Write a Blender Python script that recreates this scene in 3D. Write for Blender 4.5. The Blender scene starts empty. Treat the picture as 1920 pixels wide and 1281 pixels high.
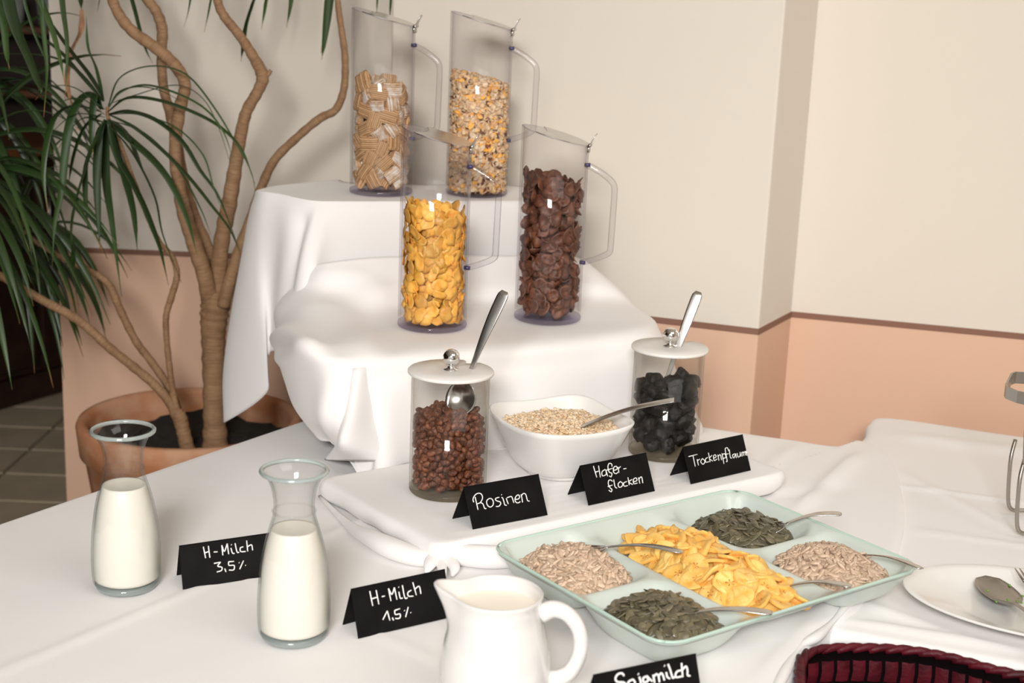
import bpy, math, random
import numpy as np
from mathutils import Vector, Matrix

R = random.Random(7)
NR = np.random.RandomState(11)
scene = bpy.context.scene
COL = scene.collection
T = 0.75                      # height of the buffet table top

# ------------------------------------------------------------------ camera
FPX = 2667.0
PITCH, ROLL, CAMZ = math.radians(13.7), math.radians(2.3), 1.5
cam = bpy.data.objects.new('camera', bpy.data.cameras.new('camera'))
COL.objects.link(cam)
cam.data.sensor_width = 36.0
cam.data.lens = FPX * 36.0 / 1920.0
cam.data.clip_start = 0.05
cam.data.clip_end = 60
cam.data.dof.use_dof = True
cam.data.dof.focus_distance = 2.02
cam.data.dof.aperture_fstop = 5.6
_c, _s = math.cos(ROLL), math.sin(ROLL)
fwd = Vector((0, math.cos(PITCH), -math.sin(PITCH)))
dwn = Vector((0, -math.sin(PITCH), -math.cos(PITCH)))
rgt = Vector((1, 0, 0))
img_r = rgt * _c - dwn * _s
img_d = rgt * _s + dwn * _c
cam.matrix_world = Matrix(((img_r.x, -img_d.x, -fwd.x, 0), (img_r.y, -img_d.y, -fwd.y, 0),
                           (img_r.z, -img_d.z, -fwd.z, CAMZ), (0, 0, 0, 1)))
scene.camera = cam

# ------------------------------------------------------------------ world, lamps, exposure
w = bpy.data.worlds.new('world'); scene.world = w; w.use_nodes = True
w.node_tree.nodes['Background'].inputs[0].default_value = (1.0, 0.96, 0.91, 1)
w.node_tree.nodes['Background'].inputs[1].default_value = 0.62


def area(name, loc, target, sx, sy, power, color):
    l = bpy.data.lights.new(name, 'AREA'); l.shape = 'RECTANGLE'; l.size = sx; l.size_y = sy
    l.energy = power; l.color = color
    o = bpy.data.objects.new(name, l); COL.objects.link(o); o.location = loc
    o.rotation_euler = (Vector(target) - Vector(loc)).to_track_quat('-Z', 'Y').to_euler()
    return o


area('key_light', (-.28, -1.7, 2.55), (0.02, 2.3, 0.95), 1.0, 0.8, 50, (1.0, 0.985, 0.965)).data.spread = math.radians(92)
area('bounce_light', (0.9, 0.9, 2.7), (0.5, 2.2, 0.8), 1.6, 1.6, 22, (1.0, 0.97, 0.93))
vs = scene.view_settings
vs.view_transform = 'Standard'; vs.look = 'None'; vs.gamma = 1; vs.use_curve_mapping = False
vs.exposure = 0.0
scene.cycles.max_bounces = 16
scene.cycles.transparent_max_bounces = 32
scene.cycles.transmission_bounces = 12
scene.cycles.caustics_reflective = False
scene.cycles.caustics_refractive = False
scene.cycles.sample_clamp_indirect = 4.0


# ------------------------------------------------------------------ picture point -> place at a known height / depth
def ray(px, py):
    dx = (px - 960) / FPX; dy = (py - 640.5) / FPX
    r = dx * _c + dy * _s; d = -_s * dx + _c * dy
    return Vector((r, math.cos(PITCH) - d * math.sin(PITCH), -math.sin(PITCH) - d * math.cos(PITCH)))


def atz(px, py, z):
    v = ray(px, py); t = (z - CAMZ) / v.z
    return Vector((0, 0, CAMZ)) + v * t


def aty(px, py, y):
    v = ray(px, py)
    return Vector((0, 0, CAMZ)) + v * (y / v.y)


# ------------------------------------------------------------------ materials
MATS = {}


def nodes(name):
    m = bpy.data.materials.new(name); m.use_nodes = True
    nt = m.node_tree; MATS[name] = m
    return m, nt, nt.nodes['Principled BSDF']


def N(nt, t, **kw):
    n = nt.nodes.new(t)
    for k, v in kw.items():
        if k in n.inputs: n.inputs[k].default_value = v
        else: setattr(n, k, v)
    return n


def pmat(name, col, rough=0.6, metal=0.0, var=0.0, vscale=30, bump=0.0, bscale=120, coat=0.0, sub=0.0, trans=0.0, rand=0.0, col2=None, spec=None):
    """principled with optional noise colour variation, bump and per-object variation"""
    m, nt, b = nodes(name)
    b.inputs['Base Color'].default_value = (*col, 1)
    b.inputs['Roughness'].default_value = rough
    b.inputs['Metallic'].default_value = metal
    if coat: b.inputs['Coat Weight'].default_value = coat; b.inputs['Coat Roughness'].default_value = 0.08
    if sub: b.inputs['Subsurface Weight'].default_value = sub; b.inputs['Subsurface Radius'].default_value = (.012, .008, .005)
    if trans: b.inputs['Transmission Weight'].default_value = trans
    if spec is not None: b.inputs['Specular IOR Level'].default_value = spec
    tc = N(nt, 'ShaderNodeTexCoord')
    if var or col2:
        no = N(nt, 'ShaderNodeTexNoise', Scale=vscale, Detail=4.0)
        nt.links.new(tc.outputs['Object'], no.inputs['Vector'])
        cr = N(nt, 'ShaderNodeValToRGB')
        c2 = col2 or tuple(c * (1 - var) for c in col)
        cr.color_ramp.elements[0].position = .38; cr.color_ramp.elements[1].position = .62
        cr.color_ramp.elements[0].color = (*c2, 1); cr.color_ramp.elements[1].color = (*col, 1)
        nt.links.new(no.outputs['Fac'], cr.inputs['Fac'])
        out = cr.outputs['Color']
        if rand:
            oi = N(nt, 'ShaderNodeObjectInfo'); hs = N(nt, 'ShaderNodeHueSaturation')
            mr = N(nt, 'ShaderNodeMapRange'); mr.inputs['To Min'].default_value = 1 - rand; mr.inputs['To Max'].default_value = 1 + rand * .6
            nt.links.new(oi.outputs['Random'], mr.inputs['Value']); nt.links.new(mr.outputs[0], hs.inputs['Value'])
            nt.links.new(out, hs.inputs['Color']); out = hs.outputs[0]
        nt.links.new(out, b.inputs['Base Color'])
    if bump:
        nb = N(nt, 'ShaderNodeTexNoise', Scale=bscale, Detail=3.0)
        nt.links.new(tc.outputs['Object'], nb.inputs['Vector'])
        bp = N(nt, 'ShaderNodeBump', Strength=bump, Distance=0.002)
        nt.links.new(nb.outputs['Fac'], bp.inputs['Height']); nt.links.new(bp.outputs[0], b.inputs['Normal'])
    return m


def cloth_mat(name, col):
    m, nt, b = nodes(name)
    b.inputs['Base Color'].default_value = (*col, 1)
    b.inputs['Roughness'].default_value = .85
    b.inputs['Sheen Weight'].default_value = .15
    b.inputs['Specular IOR Level'].default_value = .2
    tc = N(nt, 'ShaderNodeTexCoord')
    w1 = N(nt, 'ShaderNodeTexNoise', Scale=9.0, Detail=3.0)
    nt.links.new(tc.outputs['Object'], w1.inputs['Vector'])
    w2 = N(nt, 'ShaderNodeTexNoise', Scale=700.0, Detail=1.0)
    nt.links.new(tc.outputs['Object'], w2.inputs['Vector'])
    b1 = N(nt, 'ShaderNodeBump', Strength=.25, Distance=.006)
    b2 = N(nt, 'ShaderNodeBump', Strength=.10, Distance=.0006)
    nt.links.new(w1.outputs['Fac'], b1.inputs['Height']); nt.links.new(w2.outputs['Fac'], b2.inputs['Height'])
    nt.links.new(b1.outputs[0], b2.inputs['Normal']); nt.links.new(b2.outputs[0], b.inputs['Normal'])
    return m


def clear_mat(name, centre, edge, gloss=.9, rough=.03):
    """clear plastic or glass shell: light passes, the rims seen edge-on are tinted, the surface mirrors by Fresnel"""
    m, nt, b = nodes(name)
    nt.nodes.remove(b)
    out = nt.nodes['Material Output']
    lw = N(nt, 'ShaderNodeLayerWeight', Blend=.5)
    pw = N(nt, 'ShaderNodeMath', operation='POWER'); pw.inputs[1].default_value = 3.2
    nt.links.new(lw.outputs['Facing'], pw.inputs[0])
    mx = N(nt, 'ShaderNodeMix', data_type='RGBA')
    mx.inputs[6].default_value = (*centre, 1); mx.inputs[7].default_value = (*edge, 1)
    nt.links.new(pw.outputs[0], mx.inputs[0])
    tr = N(nt, 'ShaderNodeBsdfTransparent'); nt.links.new(mx.outputs[2], tr.inputs[0])
    gl = N(nt, 'ShaderNodeBsdfGlossy', Roughness=rough)
    fr = N(nt, 'ShaderNodeMath', operation='POWER'); fr.inputs[1].default_value = 5.0
    nt.links.new(lw.outputs['Facing'], fr.inputs[0])
    mu = N(nt, 'ShaderNodeMath', operation='MULTIPLY_ADD'); mu.inputs[1].default_value = gloss * .5; mu.inputs[2].default_value = .028
    nt.links.new(fr.outputs[0], mu.inputs[0])
    ms = N(nt, 'ShaderNodeMixShader')
    nt.links.new(mu.outputs[0], ms.inputs[0]); nt.links.new(tr.outputs[0], ms.inputs[1]); nt.links.new(gl.outputs[0], ms.inputs[2])
    nt.links.new(ms.outputs[0], out.inputs['Surface'])
    return m


def glass_mat(name, col, rough=0.0, ior=1.45):
    m, nt, b = nodes(name)
    b.inputs['Base Color'].default_value = (*col, 1); b.inputs['Roughness'].default_value = rough
    b.inputs['Transmission Weight'].default_value = 1.0; b.inputs['IOR'].default_value = ior
    return m


def wall_mat(name, z_split):
    m, nt, b = nodes(name)
    b.inputs['Roughness'].default_value = .9
    b.inputs['Specular IOR Level'].default_value = .2
    ge = N(nt, 'ShaderNodeNewGeometry'); sx = N(nt, 'ShaderNodeSeparateXYZ')
    nt.links.new(ge.outputs['Position'], sx.inputs[0])
    gt = N(nt, 'ShaderNodeMath', operation='GREATER_THAN'); gt.inputs[1].default_value = z_split
    nt.links.new(sx.outputs['Z'], gt.inputs[0])
    mx = N(nt, 'ShaderNodeMix', data_type='RGBA')
    mx.inputs[6].default_value = (.75, .495, .355, 1); mx.inputs[7].default_value = (.755, .69, .60, 1)
    nt.links.new(gt.outputs[0], mx.inputs[0]); nt.links.new(mx.outputs[2], b.inputs['Base Color'])
    n1 = N(nt, 'ShaderNodeTexNoise', Scale=90.0, Detail=4.0); nt.links.new(ge.outputs['Position'], n1.inputs['Vector'])
    bp = N(nt, 'ShaderNodeBump', Strength=.12, Distance=.002)
    nt.links.new(n1.outputs['Fac'], bp.inputs['Height']); nt.links.new(bp.outputs[0], b.inputs['Normal'])
    return m


M = MATS
RAILZ = 1.5 - (1.5 - 0.928) * 1.09
wall_mat('wall_paint', RAILZ + .006)
pmat('rail_paint', (.25, .125, .085), .8)
pmat('ceiling_paint', (.75, .71, .65), .95)
pmat('tile', (.66, .54, .38), .45, var=.12, vscale=6)
pmat('grout', (.16, .12, .08), .9)
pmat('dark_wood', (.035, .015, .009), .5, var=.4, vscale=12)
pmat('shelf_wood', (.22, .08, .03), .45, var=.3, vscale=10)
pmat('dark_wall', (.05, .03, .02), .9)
cloth_mat('cloth', (.86, .835, .82))
cloth_mat('cloth_warm', (.85, .82, .80))
clear_mat('acrylic', (.99, .988, .99), (.78, .76, .78), .8, .04)
clear_mat('acrylic_edge', (.88, .86, .92), (.62, .59, .70), 1.0, .05)
clear_mat('jar_clear', (.985, .982, .975), (.80, .78, .74), .9, .05)
clear_mat('carafe_glass', (.988, .99, .988), (.66, .69, .67), 1.0, .02)
pmat('rim_glass', (.72, .83, .80), .06, trans=.65, coat=.5)
pmat('frost', (.80, .77, .73), .45, sub=.3)
pmat('steel', (.62, .60, .57), .22, 1.0, var=.12, vscale=60)
pmat('chrome', (.85, .84, .82), .06, 1.0)
pmat('brushed', (.42, .39, .35), .38, 1.0)
pmat('screw', (.10, .09, .22), .3, .6)
pmat('porcelain', (.83, .815, .785), .16, coat=.5, spec=.5)
pmat('jug_china', (.71, .69, .665), .15, coat=.6, spec=.5)
pmat('milk', (.84, .80, .715), .35, sub=.25)
pmat('cream', (.86, .78, .66), .35, sub=.2)
pmat('card', (.007, .0065, .006), .6, var=.4, vscale=25, bump=.05, spec=.12)
pmat('chalk', (.86, .85, .82), .9)
pmat('dish_glass', (.61, .675, .62), .3, coat=.3, sub=.2)
pmat('dish_edge', (.50, .66, .57), .2, coat=.5)
pmat('corn', (.95, .53, .10), .45, vscale=70, col2=(.90, .42, .06), bump=.2, bscale=200, rand=.32, sub=.1)
pmat('choco', (.19, .066, .034), .5, vscale=90, col2=(.105, .036, .018), bump=.5, bscale=300, rand=.3)
def strand_mat(name, c1_, c2_, dust):
    m, nt, b = nodes(name); b.inputs['Roughness'].default_value = .85; b.inputs['Specular IOR Level'].default_value = .2
    tc = N(nt, 'ShaderNodeTexCoord')
    wv = N(nt, 'ShaderNodeTexWave', Scale=92.0, Distortion=1.4, Detail=2.0); wv.bands_direction = 'Y'
    wv.inputs['Detail Scale'].default_value = 2.0
    nt.links.new(tc.outputs['Object'], wv.inputs['Vector'])
    cr = N(nt, 'ShaderNodeValToRGB'); cr.color_ramp.elements[0].color = (*c2_, 1); cr.color_ramp.elements[1].color = (*c1_, 1)
    cr.color_ramp.elements[0].position = .05; cr.color_ramp.elements[1].position = .55
    nt.links.new(wv.outputs['Fac'], cr.inputs['Fac']); out = cr.outputs['Color']
    if dust:
        no = N(nt, 'ShaderNodeTexNoise', Scale=70.0, Detail=5.0); nt.links.new(tc.outputs['Object'], no.inputs['Vector'])
        rp = N(nt, 'ShaderNodeValToRGB'); rp.color_ramp.elements[0].position = .40; rp.color_ramp.elements[1].position = .66
        nt.links.new(no.outputs['Fac'], rp.inputs['Fac'])
        mx = N(nt, 'ShaderNodeMix', data_type='RGBA'); mx.inputs[7].default_value = (.84, .77, .70, 1)
        nt.links.new(rp.outputs['Color'], mx.inputs[0]); nt.links.new(out, mx.inputs[6]); out = mx.outputs[2]
    nt.links.new(out, b.inputs['Base Color'])
    bp = N(nt, 'ShaderNodeBump', Strength=.8, Distance=.0015); nt.links.new(wv.outputs['Fac'], bp.inputs['Height']); nt.links.new(bp.outputs[0], b.inputs['Normal'])


strand_mat('wheat', (.66, .42, .225), (.34, .17, .07), False)
strand_mat('sugar', (.68, .46, .27), (.38, .20, .09), True)
pmat('oat', (.83, .64, .42), .8, vscale=130, col2=(.66, .42, .22), rand=.2)
pmat('oat_pale', (.86, .72, .54), .85, vscale=150, col2=(.74, .54, .34))
pmat('raisin', (.24, .078, .03), .5, vscale=200, col2=(.085, .024, .010), bump=.8, bscale=330, rand=.35)
pmat('prune', (.022, .016, .014), .55, vscale=60, col2=(.006, .005, .005), bump=1.0, bscale=170, spec=.35, rand=.3)
pmat('sunflower', (.66, .50, .37), .55, vscale=130, col2=(.50, .36, .25), rand=.2)
pmat('pumpkin', (.175, .148, .085), .36, vscale=90, col2=(.10, .09, .055), rand=.45, coat=.2)
pmat('banana', (.93, .62, .20), .42, vscale=65, col2=(.85, .44, .08), bump=.35, bscale=150, rand=.12, sub=.1)
pmat('banana_core', (.50, .20, .05), .6)
pmat('banana_rim', (.90, .50, .12), .55)
pmat('terracotta', (.50, .20, .085), .8, vscale=14, col2=(.60, .33, .20), bump=.3, bscale=60)
pmat('soil', (.020, .015, .010), .95, bump=1, bscale=60, var=.5, vscale=30)
pmat('herb', (.18, .35, .05), .6)
pmat('basket', (.10, .007, .014), .5, spec=.25, bump=.5, bscale=150, var=.5, vscale=30)
pmat('basket_dark', (.003, .001, .0015), .9, spec=.08)
pmat('tumbler', (.45, .45, .42), .15, spec=.8)
pmat('seed_black', (.02, .018, .015), .5)


def bark_mat():
    m, nt, b = nodes('bark')
    b.inputs['Roughness'].default_value = .75
    tc = N(nt, 'ShaderNodeTexCoord')
    uv = N(nt, 'ShaderNodeUVMap')
    mp = N(nt, 'ShaderNodeMapping'); mp.inputs['Scale'].default_value = (3, 260, 1)
    nt.links.new(uv.outputs[0], mp.inputs['Vector'])
    rings = N(nt, 'ShaderNodeTexNoise', Scale=1.0, Detail=3.0, Distortion=.6)
    nt.links.new(mp.outputs[0], rings.inputs['Vector'])
    no = N(nt, 'ShaderNodeTexNoise', Scale=35.0, Detail=4.0)
    nt.links.new(tc.outputs['Object'], no.inputs['Vector'])
    cr = N(nt, 'ShaderNodeValToRGB')
    cr.color_ramp.elements[0].position = .3; cr.color_ramp.elements[0].color = (  .20, .10, .046, 1)
    cr.color_ramp.elements[1].position = .7; cr.color_ramp.elements[1].color = (.40, .24, .125, 1)
    ad = N(nt, 'ShaderNodeMath', operation='MULTIPLY_ADD'); ad.inputs[1].default_value = .5
    h = N(nt, 'ShaderNodeMath', operation='MULTIPLY'); h.inputs[1].default_value = .5
    nt.links.new(no.outputs['Fac'], h.inputs[0]); nt.links.new(rings.outputs['Fac'], ad.inputs[0]); nt.links.new(h.outputs[0], ad.inputs[2])
    nt.links.new(ad.outputs[0], cr.inputs['Fac']); nt.links.new(cr.outputs['Color'], b.inputs['Base Color'])
    bp = N(nt, 'ShaderNodeBump', Strength=.6, Distance=.003)
    nt.links.new(rings.outputs['Fac'], bp.inputs['Height']); nt.links.new(bp.outputs[0], b.inputs['Normal'])


def leaf_mat():
    m, nt, b = nodes('leaf')
    b.inputs['Roughness'].default_value = .4
    uv = N(nt, 'ShaderNodeUVMap'); sx = N(nt, 'ShaderNodeSeparateXYZ'); nt.links.new(uv.outputs[0], sx.inputs[0])
    cr = N(nt, 'ShaderNodeValToRGB'); e = cr.color_ramp.elements
    e[0].position = 0; e[0].color = (.018, .045, .012, 1)
    e[1].position = 1.0; e[1].color = (.38, .17, .07, 1)
    for p_, c_ in ((.5, (.026, .058, .013)), (.90, (.040, .078, .016)), (.94, (.16, .16, .03)), (.965, (.42, .20, .08))):
        k = e.new(p_); k.color = (*c_, 1)
    nt.links.new(sx.outputs['Y'], cr.inputs['Fac'])
    oi = N(nt, 'ShaderNodeObjectInfo'); hs = N(nt, 'ShaderNodeHueSaturation')
    mr = N(nt, 'ShaderNodeMapRange'); mr.inputs['To Min'].default_value = .65; mr.inputs['To Max'].default_value = 1.35
    nt.links.new(oi.outputs['Random'], mr.inputs['Value']); nt.links.new(mr.outputs[0], hs.inputs['Value'])
    nt.links.new(cr.outputs['Color'], hs.inputs['Color']); nt.links.new(hs.outputs[0], b.inputs['Base Color'])


bark_mat(); leaf_mat()
pmat('dry_leaf', (.62, .33, .17), .7, var=.3, vscale=40)


# ------------------------------------------------------------------ mesh helpers
class G:
    """collects geometry; build() links it as ONE mesh object"""
    def __init__(self): self.v = []; self.f = []; self.mi = []; self.uv = []

    def add(self, vs_, fs, mi=0, uv=None):
        o = len(self.v); self.v += [tuple(p) for p in vs_]
        self.f += [tuple(i + o for i in f) for f in fs]; self.mi += [mi] * len(fs)
        self.uv += list(uv) if uv is not None else [(0, 0)] * len(vs_)
        return self

    def grid(self, P, closed_u=False, closed_v=False, mi=0, uv=None, flip=False):
        nv = len(P); nu = len(P[0]); fs = []
        for j in range(nv if closed_v else nv - 1):
            for i in range(nu if closed_u else nu - 1):
                a = j * nu + i; b_ = j * nu + (i + 1) % nu; c = ((j + 1) % nv) * nu + (i + 1) % nu; d = ((j + 1) % nv) * nu + i
                fs.append((a, d, c, b_) if flip else (a, b_, c, d))
        return self.add([p for r in P for p in r], fs, mi, [q for r in uv for q in r] if uv else None)

    def lathe(self, prof, seg=48, c=(0, 0, 0), mi=0):
        P = [[(c[0] + r * math.cos(2 * math.pi * k / seg), c[1] + r * math.sin(2 * math.pi * k / seg), c[2] + z) for k in range(seg)] for r, z in prof]
        return self.grid(P, closed_u=True, mi=mi)

    def tube(self, pts, rad, seg=10, mi=0, cap=True, flat=None):
        pts = [Vector(p) for p in pts]; n = len(pts)
        if not hasattr(rad, '__len__'): rad = [rad] * n
        P = []; UV = []; up = Vector((0.01, 0.02, 1)); s = 0
        prev = None
        for i, p in enumerate(pts):
            t = (pts[min(i + 1, n - 1)] - pts[max(i - 1, 0)]).normalized()
            if prev is None:
                a = t.cross(up); a = a.normalized() if a.length > .05 else t.cross(Vector((1, 0, 0))).normalized()
            else:
                a = (prev - t * prev.dot(t)).normalized()
            prev = a; b_ = t.cross(a).normalized()
            if i: s += (pts[i] - pts[i - 1]).length
            fl = flat or 1.0
            P.append([p + (a * math.cos(2 * math.pi * k / seg) + b_ * fl * math.sin(2 * math.pi * k / seg)) * rad[i] for k in range(seg)])
            UV.append([(k / seg, s) for k in range(seg)])
        self.grid(P, closed_u=True, mi=mi, uv=UV)
        if cap:
            o = len(self.v) - n * seg
            self.f.append(tuple(range(o + seg - 1, o - 1, -1))); self.mi.append(mi)
            self.f.append(tuple(range(o + (n - 1) * seg, o + n * seg))); self.mi.append(mi)
        return self

    def box(self, c, s, mi=0, mat=None):
        vs_ = [Vector((c[0] + s[0] * a / 2, c[1] + s[1] * b_ / 2, c[2] + s[2] * d / 2)) for a in (-1, 1) for b_ in (-1, 1) for d in (-1, 1)]
        if mat: vs_ = [mat @ v for v in vs_]
        return self.add(vs_, [(0, 1, 3, 2), (4, 6, 7, 5), (0, 4, 5, 1), (2, 3, 7, 6), (0, 2, 6, 4), (1, 5, 7, 3)], mi)

    def mesh(self, name, mats, smooth=True):
        me = bpy.data.meshes.new(name); me.from_pydata(self.v, [], self.f)
        for m in (mats if isinstance(mats, (list, tuple)) else [mats]): me.materials.append(M[m])
        me.polygons.foreach_set('material_index', self.mi)
        if smooth: me.polygons.foreach_set('use_smooth', [True] * len(self.f))
        uvl = me.uv_layers.new(name='UVMap'); li = np.zeros(len(me.loops), dtype=np.int32); me.loops.foreach_get('vertex_index', li)
        uvl.data.foreach_set('uv', np.array(self.uv, dtype=np.float32)[li].ravel())
        me.update()
        return me

    def build(self, name, mats, parent=None, smooth=True, bevel=0, solid=0, sub=0, loc=None):
        o = bpy.data.objects.new(name, self.mesh(name, mats, smooth)); COL.objects.link(o)
        if parent: o.parent = parent
        if loc: o.location = loc
        if solid: md = o.modifiers.new('solid', 'SOLIDIFY'); md.thickness = solid; md.offset = 0
        if bevel: md = o.modifiers.new('bevel', 'BEVEL'); md.width = bevel; md.segments = 2; md.limit_method = 'ANGLE'
        if sub: md = o.modifiers.new('sub', 'SUBSURF'); md.levels = sub; md.render_levels = sub
        return o


def tag(o, label=None, cat=None, group=None, kind=None):
    if label: o['label'] = label
    if cat: o['category'] = cat
    if group: o['group'] = group
    if kind: o['kind'] = kind
    return o


def thing(name, label, cat, loc=(0, 0, 0), rz=0.0, group=None):
    o = bpy.data.objects.new(name, None); COL.objects.link(o); o.empty_display_size = .02
    o.location = loc; o.rotation_euler = (0, 0, rz)
    return tag(o, label, cat, group)


def spline(pts, n):
    """Catmull-Rom through points, n samples per span"""
    pts = [np.array(p, float) for p in pts]; out = []
    for i in range(len(pts) - 1):
        p0 = pts[max(i - 1, 0)]; p1 = pts[i]; p2 = pts[i + 1]; p3 = pts[min(i + 2, len(pts) - 1)]
        if i == 0: p0 = 2 * p1 - p2
        if i + 2 > len(pts) - 1: p3 = 2 * p2 - p1
        for k in range(n):
            t = k / n
            out.append(.5 * ((2 * p1) + (p2 - p0) * t + (2 * p0 - 5 * p1 + 4 * p2 - p3) * t * t + (3 * p1 - p0 - 3 * p2 + p3) * t ** 3))
    out.append(pts[-1])
    return out


def rot_to(n, spin=0.0):
    """rotation whose z axis is n"""
    n = Vector(n).normalized()
    return n.to_track_quat('Z', 'Y').to_matrix().to_4x4() @ Matrix.Rotation(spin, 4, 'Z')


def sstep(a, b, x):
    t = min(1, max(0, (x - a) / (b - a)));  return t * t * (3 - 2 * t)


# ================================================================== THE SETTING
K = 1.09


def wp(x, y): return (x * K, y * K)


A0 = (-1.067, 3.262)                       # free end of the wall beside the doorway
A1 = (-.20, 3.262)
PF0 = (-.27, 2.961)                        # projecting wall section, its left and right edges
PF1 = wp(.4375, 2.47)
PR = (.573, 2.866)                         # where it returns to the recessed wall
W2 = (2.3, 2.866 - (2.3 - .573) * .279)
ZC = 2.75


def wall(name, a, b, thick, mat='wall_paint'):
    a = Vector((*a, 0)); b = Vector((*b, 0)); d = (b - a).normalized(); n = Vector((-d.y, d.x, 0)) * thick
    g = G(); g.add([a, b, b + n, a + n, a + Vector((0, 0, ZC)), b + Vector((0, 0, ZC)), b + n + Vector((0, 0, ZC)), a + n + Vector((0, 0, ZC))],
                   [(0, 1, 5, 4), (1, 2, 6, 5), (2, 3, 7, 6), (3, 0, 4, 7), (4, 5, 6, 7), (3, 2, 1, 0)])
    o = g.build(name, mat, smooth=False); tag(o, kind='structure'); return o


def rail(name, a, b):
    a = Vector((*a, RAILZ)); b = Vector((*b, RAILZ)); d = (b - a).normalized(); n = Vector((d.y, -d.x, 0)) * .0012
    u = Vector((0, 0, .0125))
    g = G(); g.add([a, b, b + n, a + n, a + u, b + u, b + n + u, a + n + u],
                   [(0, 1, 2, 3), (4, 7, 6, 5), (0, 4, 5, 1), (1, 5, 6, 2), (2, 6, 7, 3), (3, 7, 4, 0)])
    o = g.build(name, 'rail_paint', smooth=False); tag(o, kind='structure')


wall('wall_left', A0, A1, .20)
g = G()
q = [Vector((*PF0, 0)), Vector((*PF1, 0)), Vector((*PR, 0)), Vector((PF0[0] + .03, 3.27, 0))]
up = Vector((0, 0, ZC))
g.add(q + [p + up for p in q], [(0, 1, 5, 4), (1, 2, 6, 5), (2, 3, 7, 6), (3, 0, 4, 7), (4, 5, 6, 7)])
tag(g.build('wall_projecting', 'wall_paint', smooth=False, bevel=.004), kind='structure')
wall('wall_back', (PR[0] - .001, PR[1]), W2, .15)
wall('wall_right', (2.3, W2[1]), (2.3, -2.6), .12)
rail('trim_1', A0, (-.26, 3.262))
rail('trim_2', PF0, PF1)
rail('trim_3', PF1, PR)
rail('trim_4', PR, W2)
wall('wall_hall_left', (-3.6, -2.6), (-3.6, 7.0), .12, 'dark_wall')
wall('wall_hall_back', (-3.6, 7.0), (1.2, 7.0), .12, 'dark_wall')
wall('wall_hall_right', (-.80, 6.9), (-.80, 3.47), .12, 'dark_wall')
g = G(); g.box((-.6, 2.2, ZC + .05), (6.1, 9.7, .1)); tag(g.build('ceiling', 'ceiling_paint', smooth=False), kind='structure')
g = G(); g.box((-.6, 2.2, -.06), (6.1, 9.7, .1)); fl = g.build('floor', 'grout', smooth=False); tag(fl, kind='structure')
# floor tiles (30 x 30 cm laid square to the room), recessed joints
tm = None
gx, gy = .62, .235
for i in range(-5, 3):
    for j in range(0, 24):
        cx = -1.556 + gx * (i + .5); cy = -.3 + gy * (j + .5)
        if cx > 2 or cx < -3.5: continue
        if tm is None:
            g = G(); g.box((0, 0, 0), (gx - .011, gy - .011, .010)); tm = g.mesh('tile', 'tile', False)
        o = bpy.data.objects.new('tile', tm); COL.objects.link(o); o.parent = fl; o.location = (cx, cy, -.0045 + R.uniform(-.0004, .0004))

# ---- dim cabinet and glass shelves in the next room
ca, cb = Vector((-1.783, 4.765, 0)), Vector((-1.645, 5.01, 0)); cd = (cb - ca).normalized(); cn = Vector((-cd.y, cd.x, 0))
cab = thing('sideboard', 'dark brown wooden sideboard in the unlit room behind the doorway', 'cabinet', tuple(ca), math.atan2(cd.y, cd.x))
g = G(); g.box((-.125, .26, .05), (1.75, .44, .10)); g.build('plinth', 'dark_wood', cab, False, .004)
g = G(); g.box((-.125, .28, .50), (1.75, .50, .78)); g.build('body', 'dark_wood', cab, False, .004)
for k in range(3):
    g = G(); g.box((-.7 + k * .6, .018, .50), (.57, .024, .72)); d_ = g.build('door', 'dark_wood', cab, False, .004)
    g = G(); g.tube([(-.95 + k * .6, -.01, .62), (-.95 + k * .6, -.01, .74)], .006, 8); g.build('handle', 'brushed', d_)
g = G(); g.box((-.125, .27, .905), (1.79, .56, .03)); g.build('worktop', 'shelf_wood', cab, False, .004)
rk = thing('glass_shelf', 'tall brown shelf rack holding glassware in the dark room', 'shelf', (-2.75, 5.95, 0), 0)
shz = [.3, .8, 1.02, 1.28, 1.60, 1.90]
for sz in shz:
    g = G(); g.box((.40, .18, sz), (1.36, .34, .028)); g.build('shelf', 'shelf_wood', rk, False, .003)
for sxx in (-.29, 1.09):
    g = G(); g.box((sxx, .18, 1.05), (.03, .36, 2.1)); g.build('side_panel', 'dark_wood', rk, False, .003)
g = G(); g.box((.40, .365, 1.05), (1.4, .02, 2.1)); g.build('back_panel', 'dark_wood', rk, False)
tumb = G().lathe([(.0, 0), (.028, 0), (.036, .13), (.034, .13), (.026, .006), (0, .006)], 20).mesh('drinking_glass', 'tumbler')
for sz in (1.28, 1.60):
    for k in range(9):
        o = bpy.data.objects.new('drinking_glass', tumb); COL.objects.link(o)
        o.location = (-2.75 + .02 + k * .122, 5.95 + .10 + R.uniform(-.02, .05), sz + .0145); o.scale = (1, 1, R.uniform(.85, 1.25))
        tag(o, 'drinking glass on the dark shelf rack behind the palm leaves', 'glass', 'glasses on the dark shelf rack')

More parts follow.
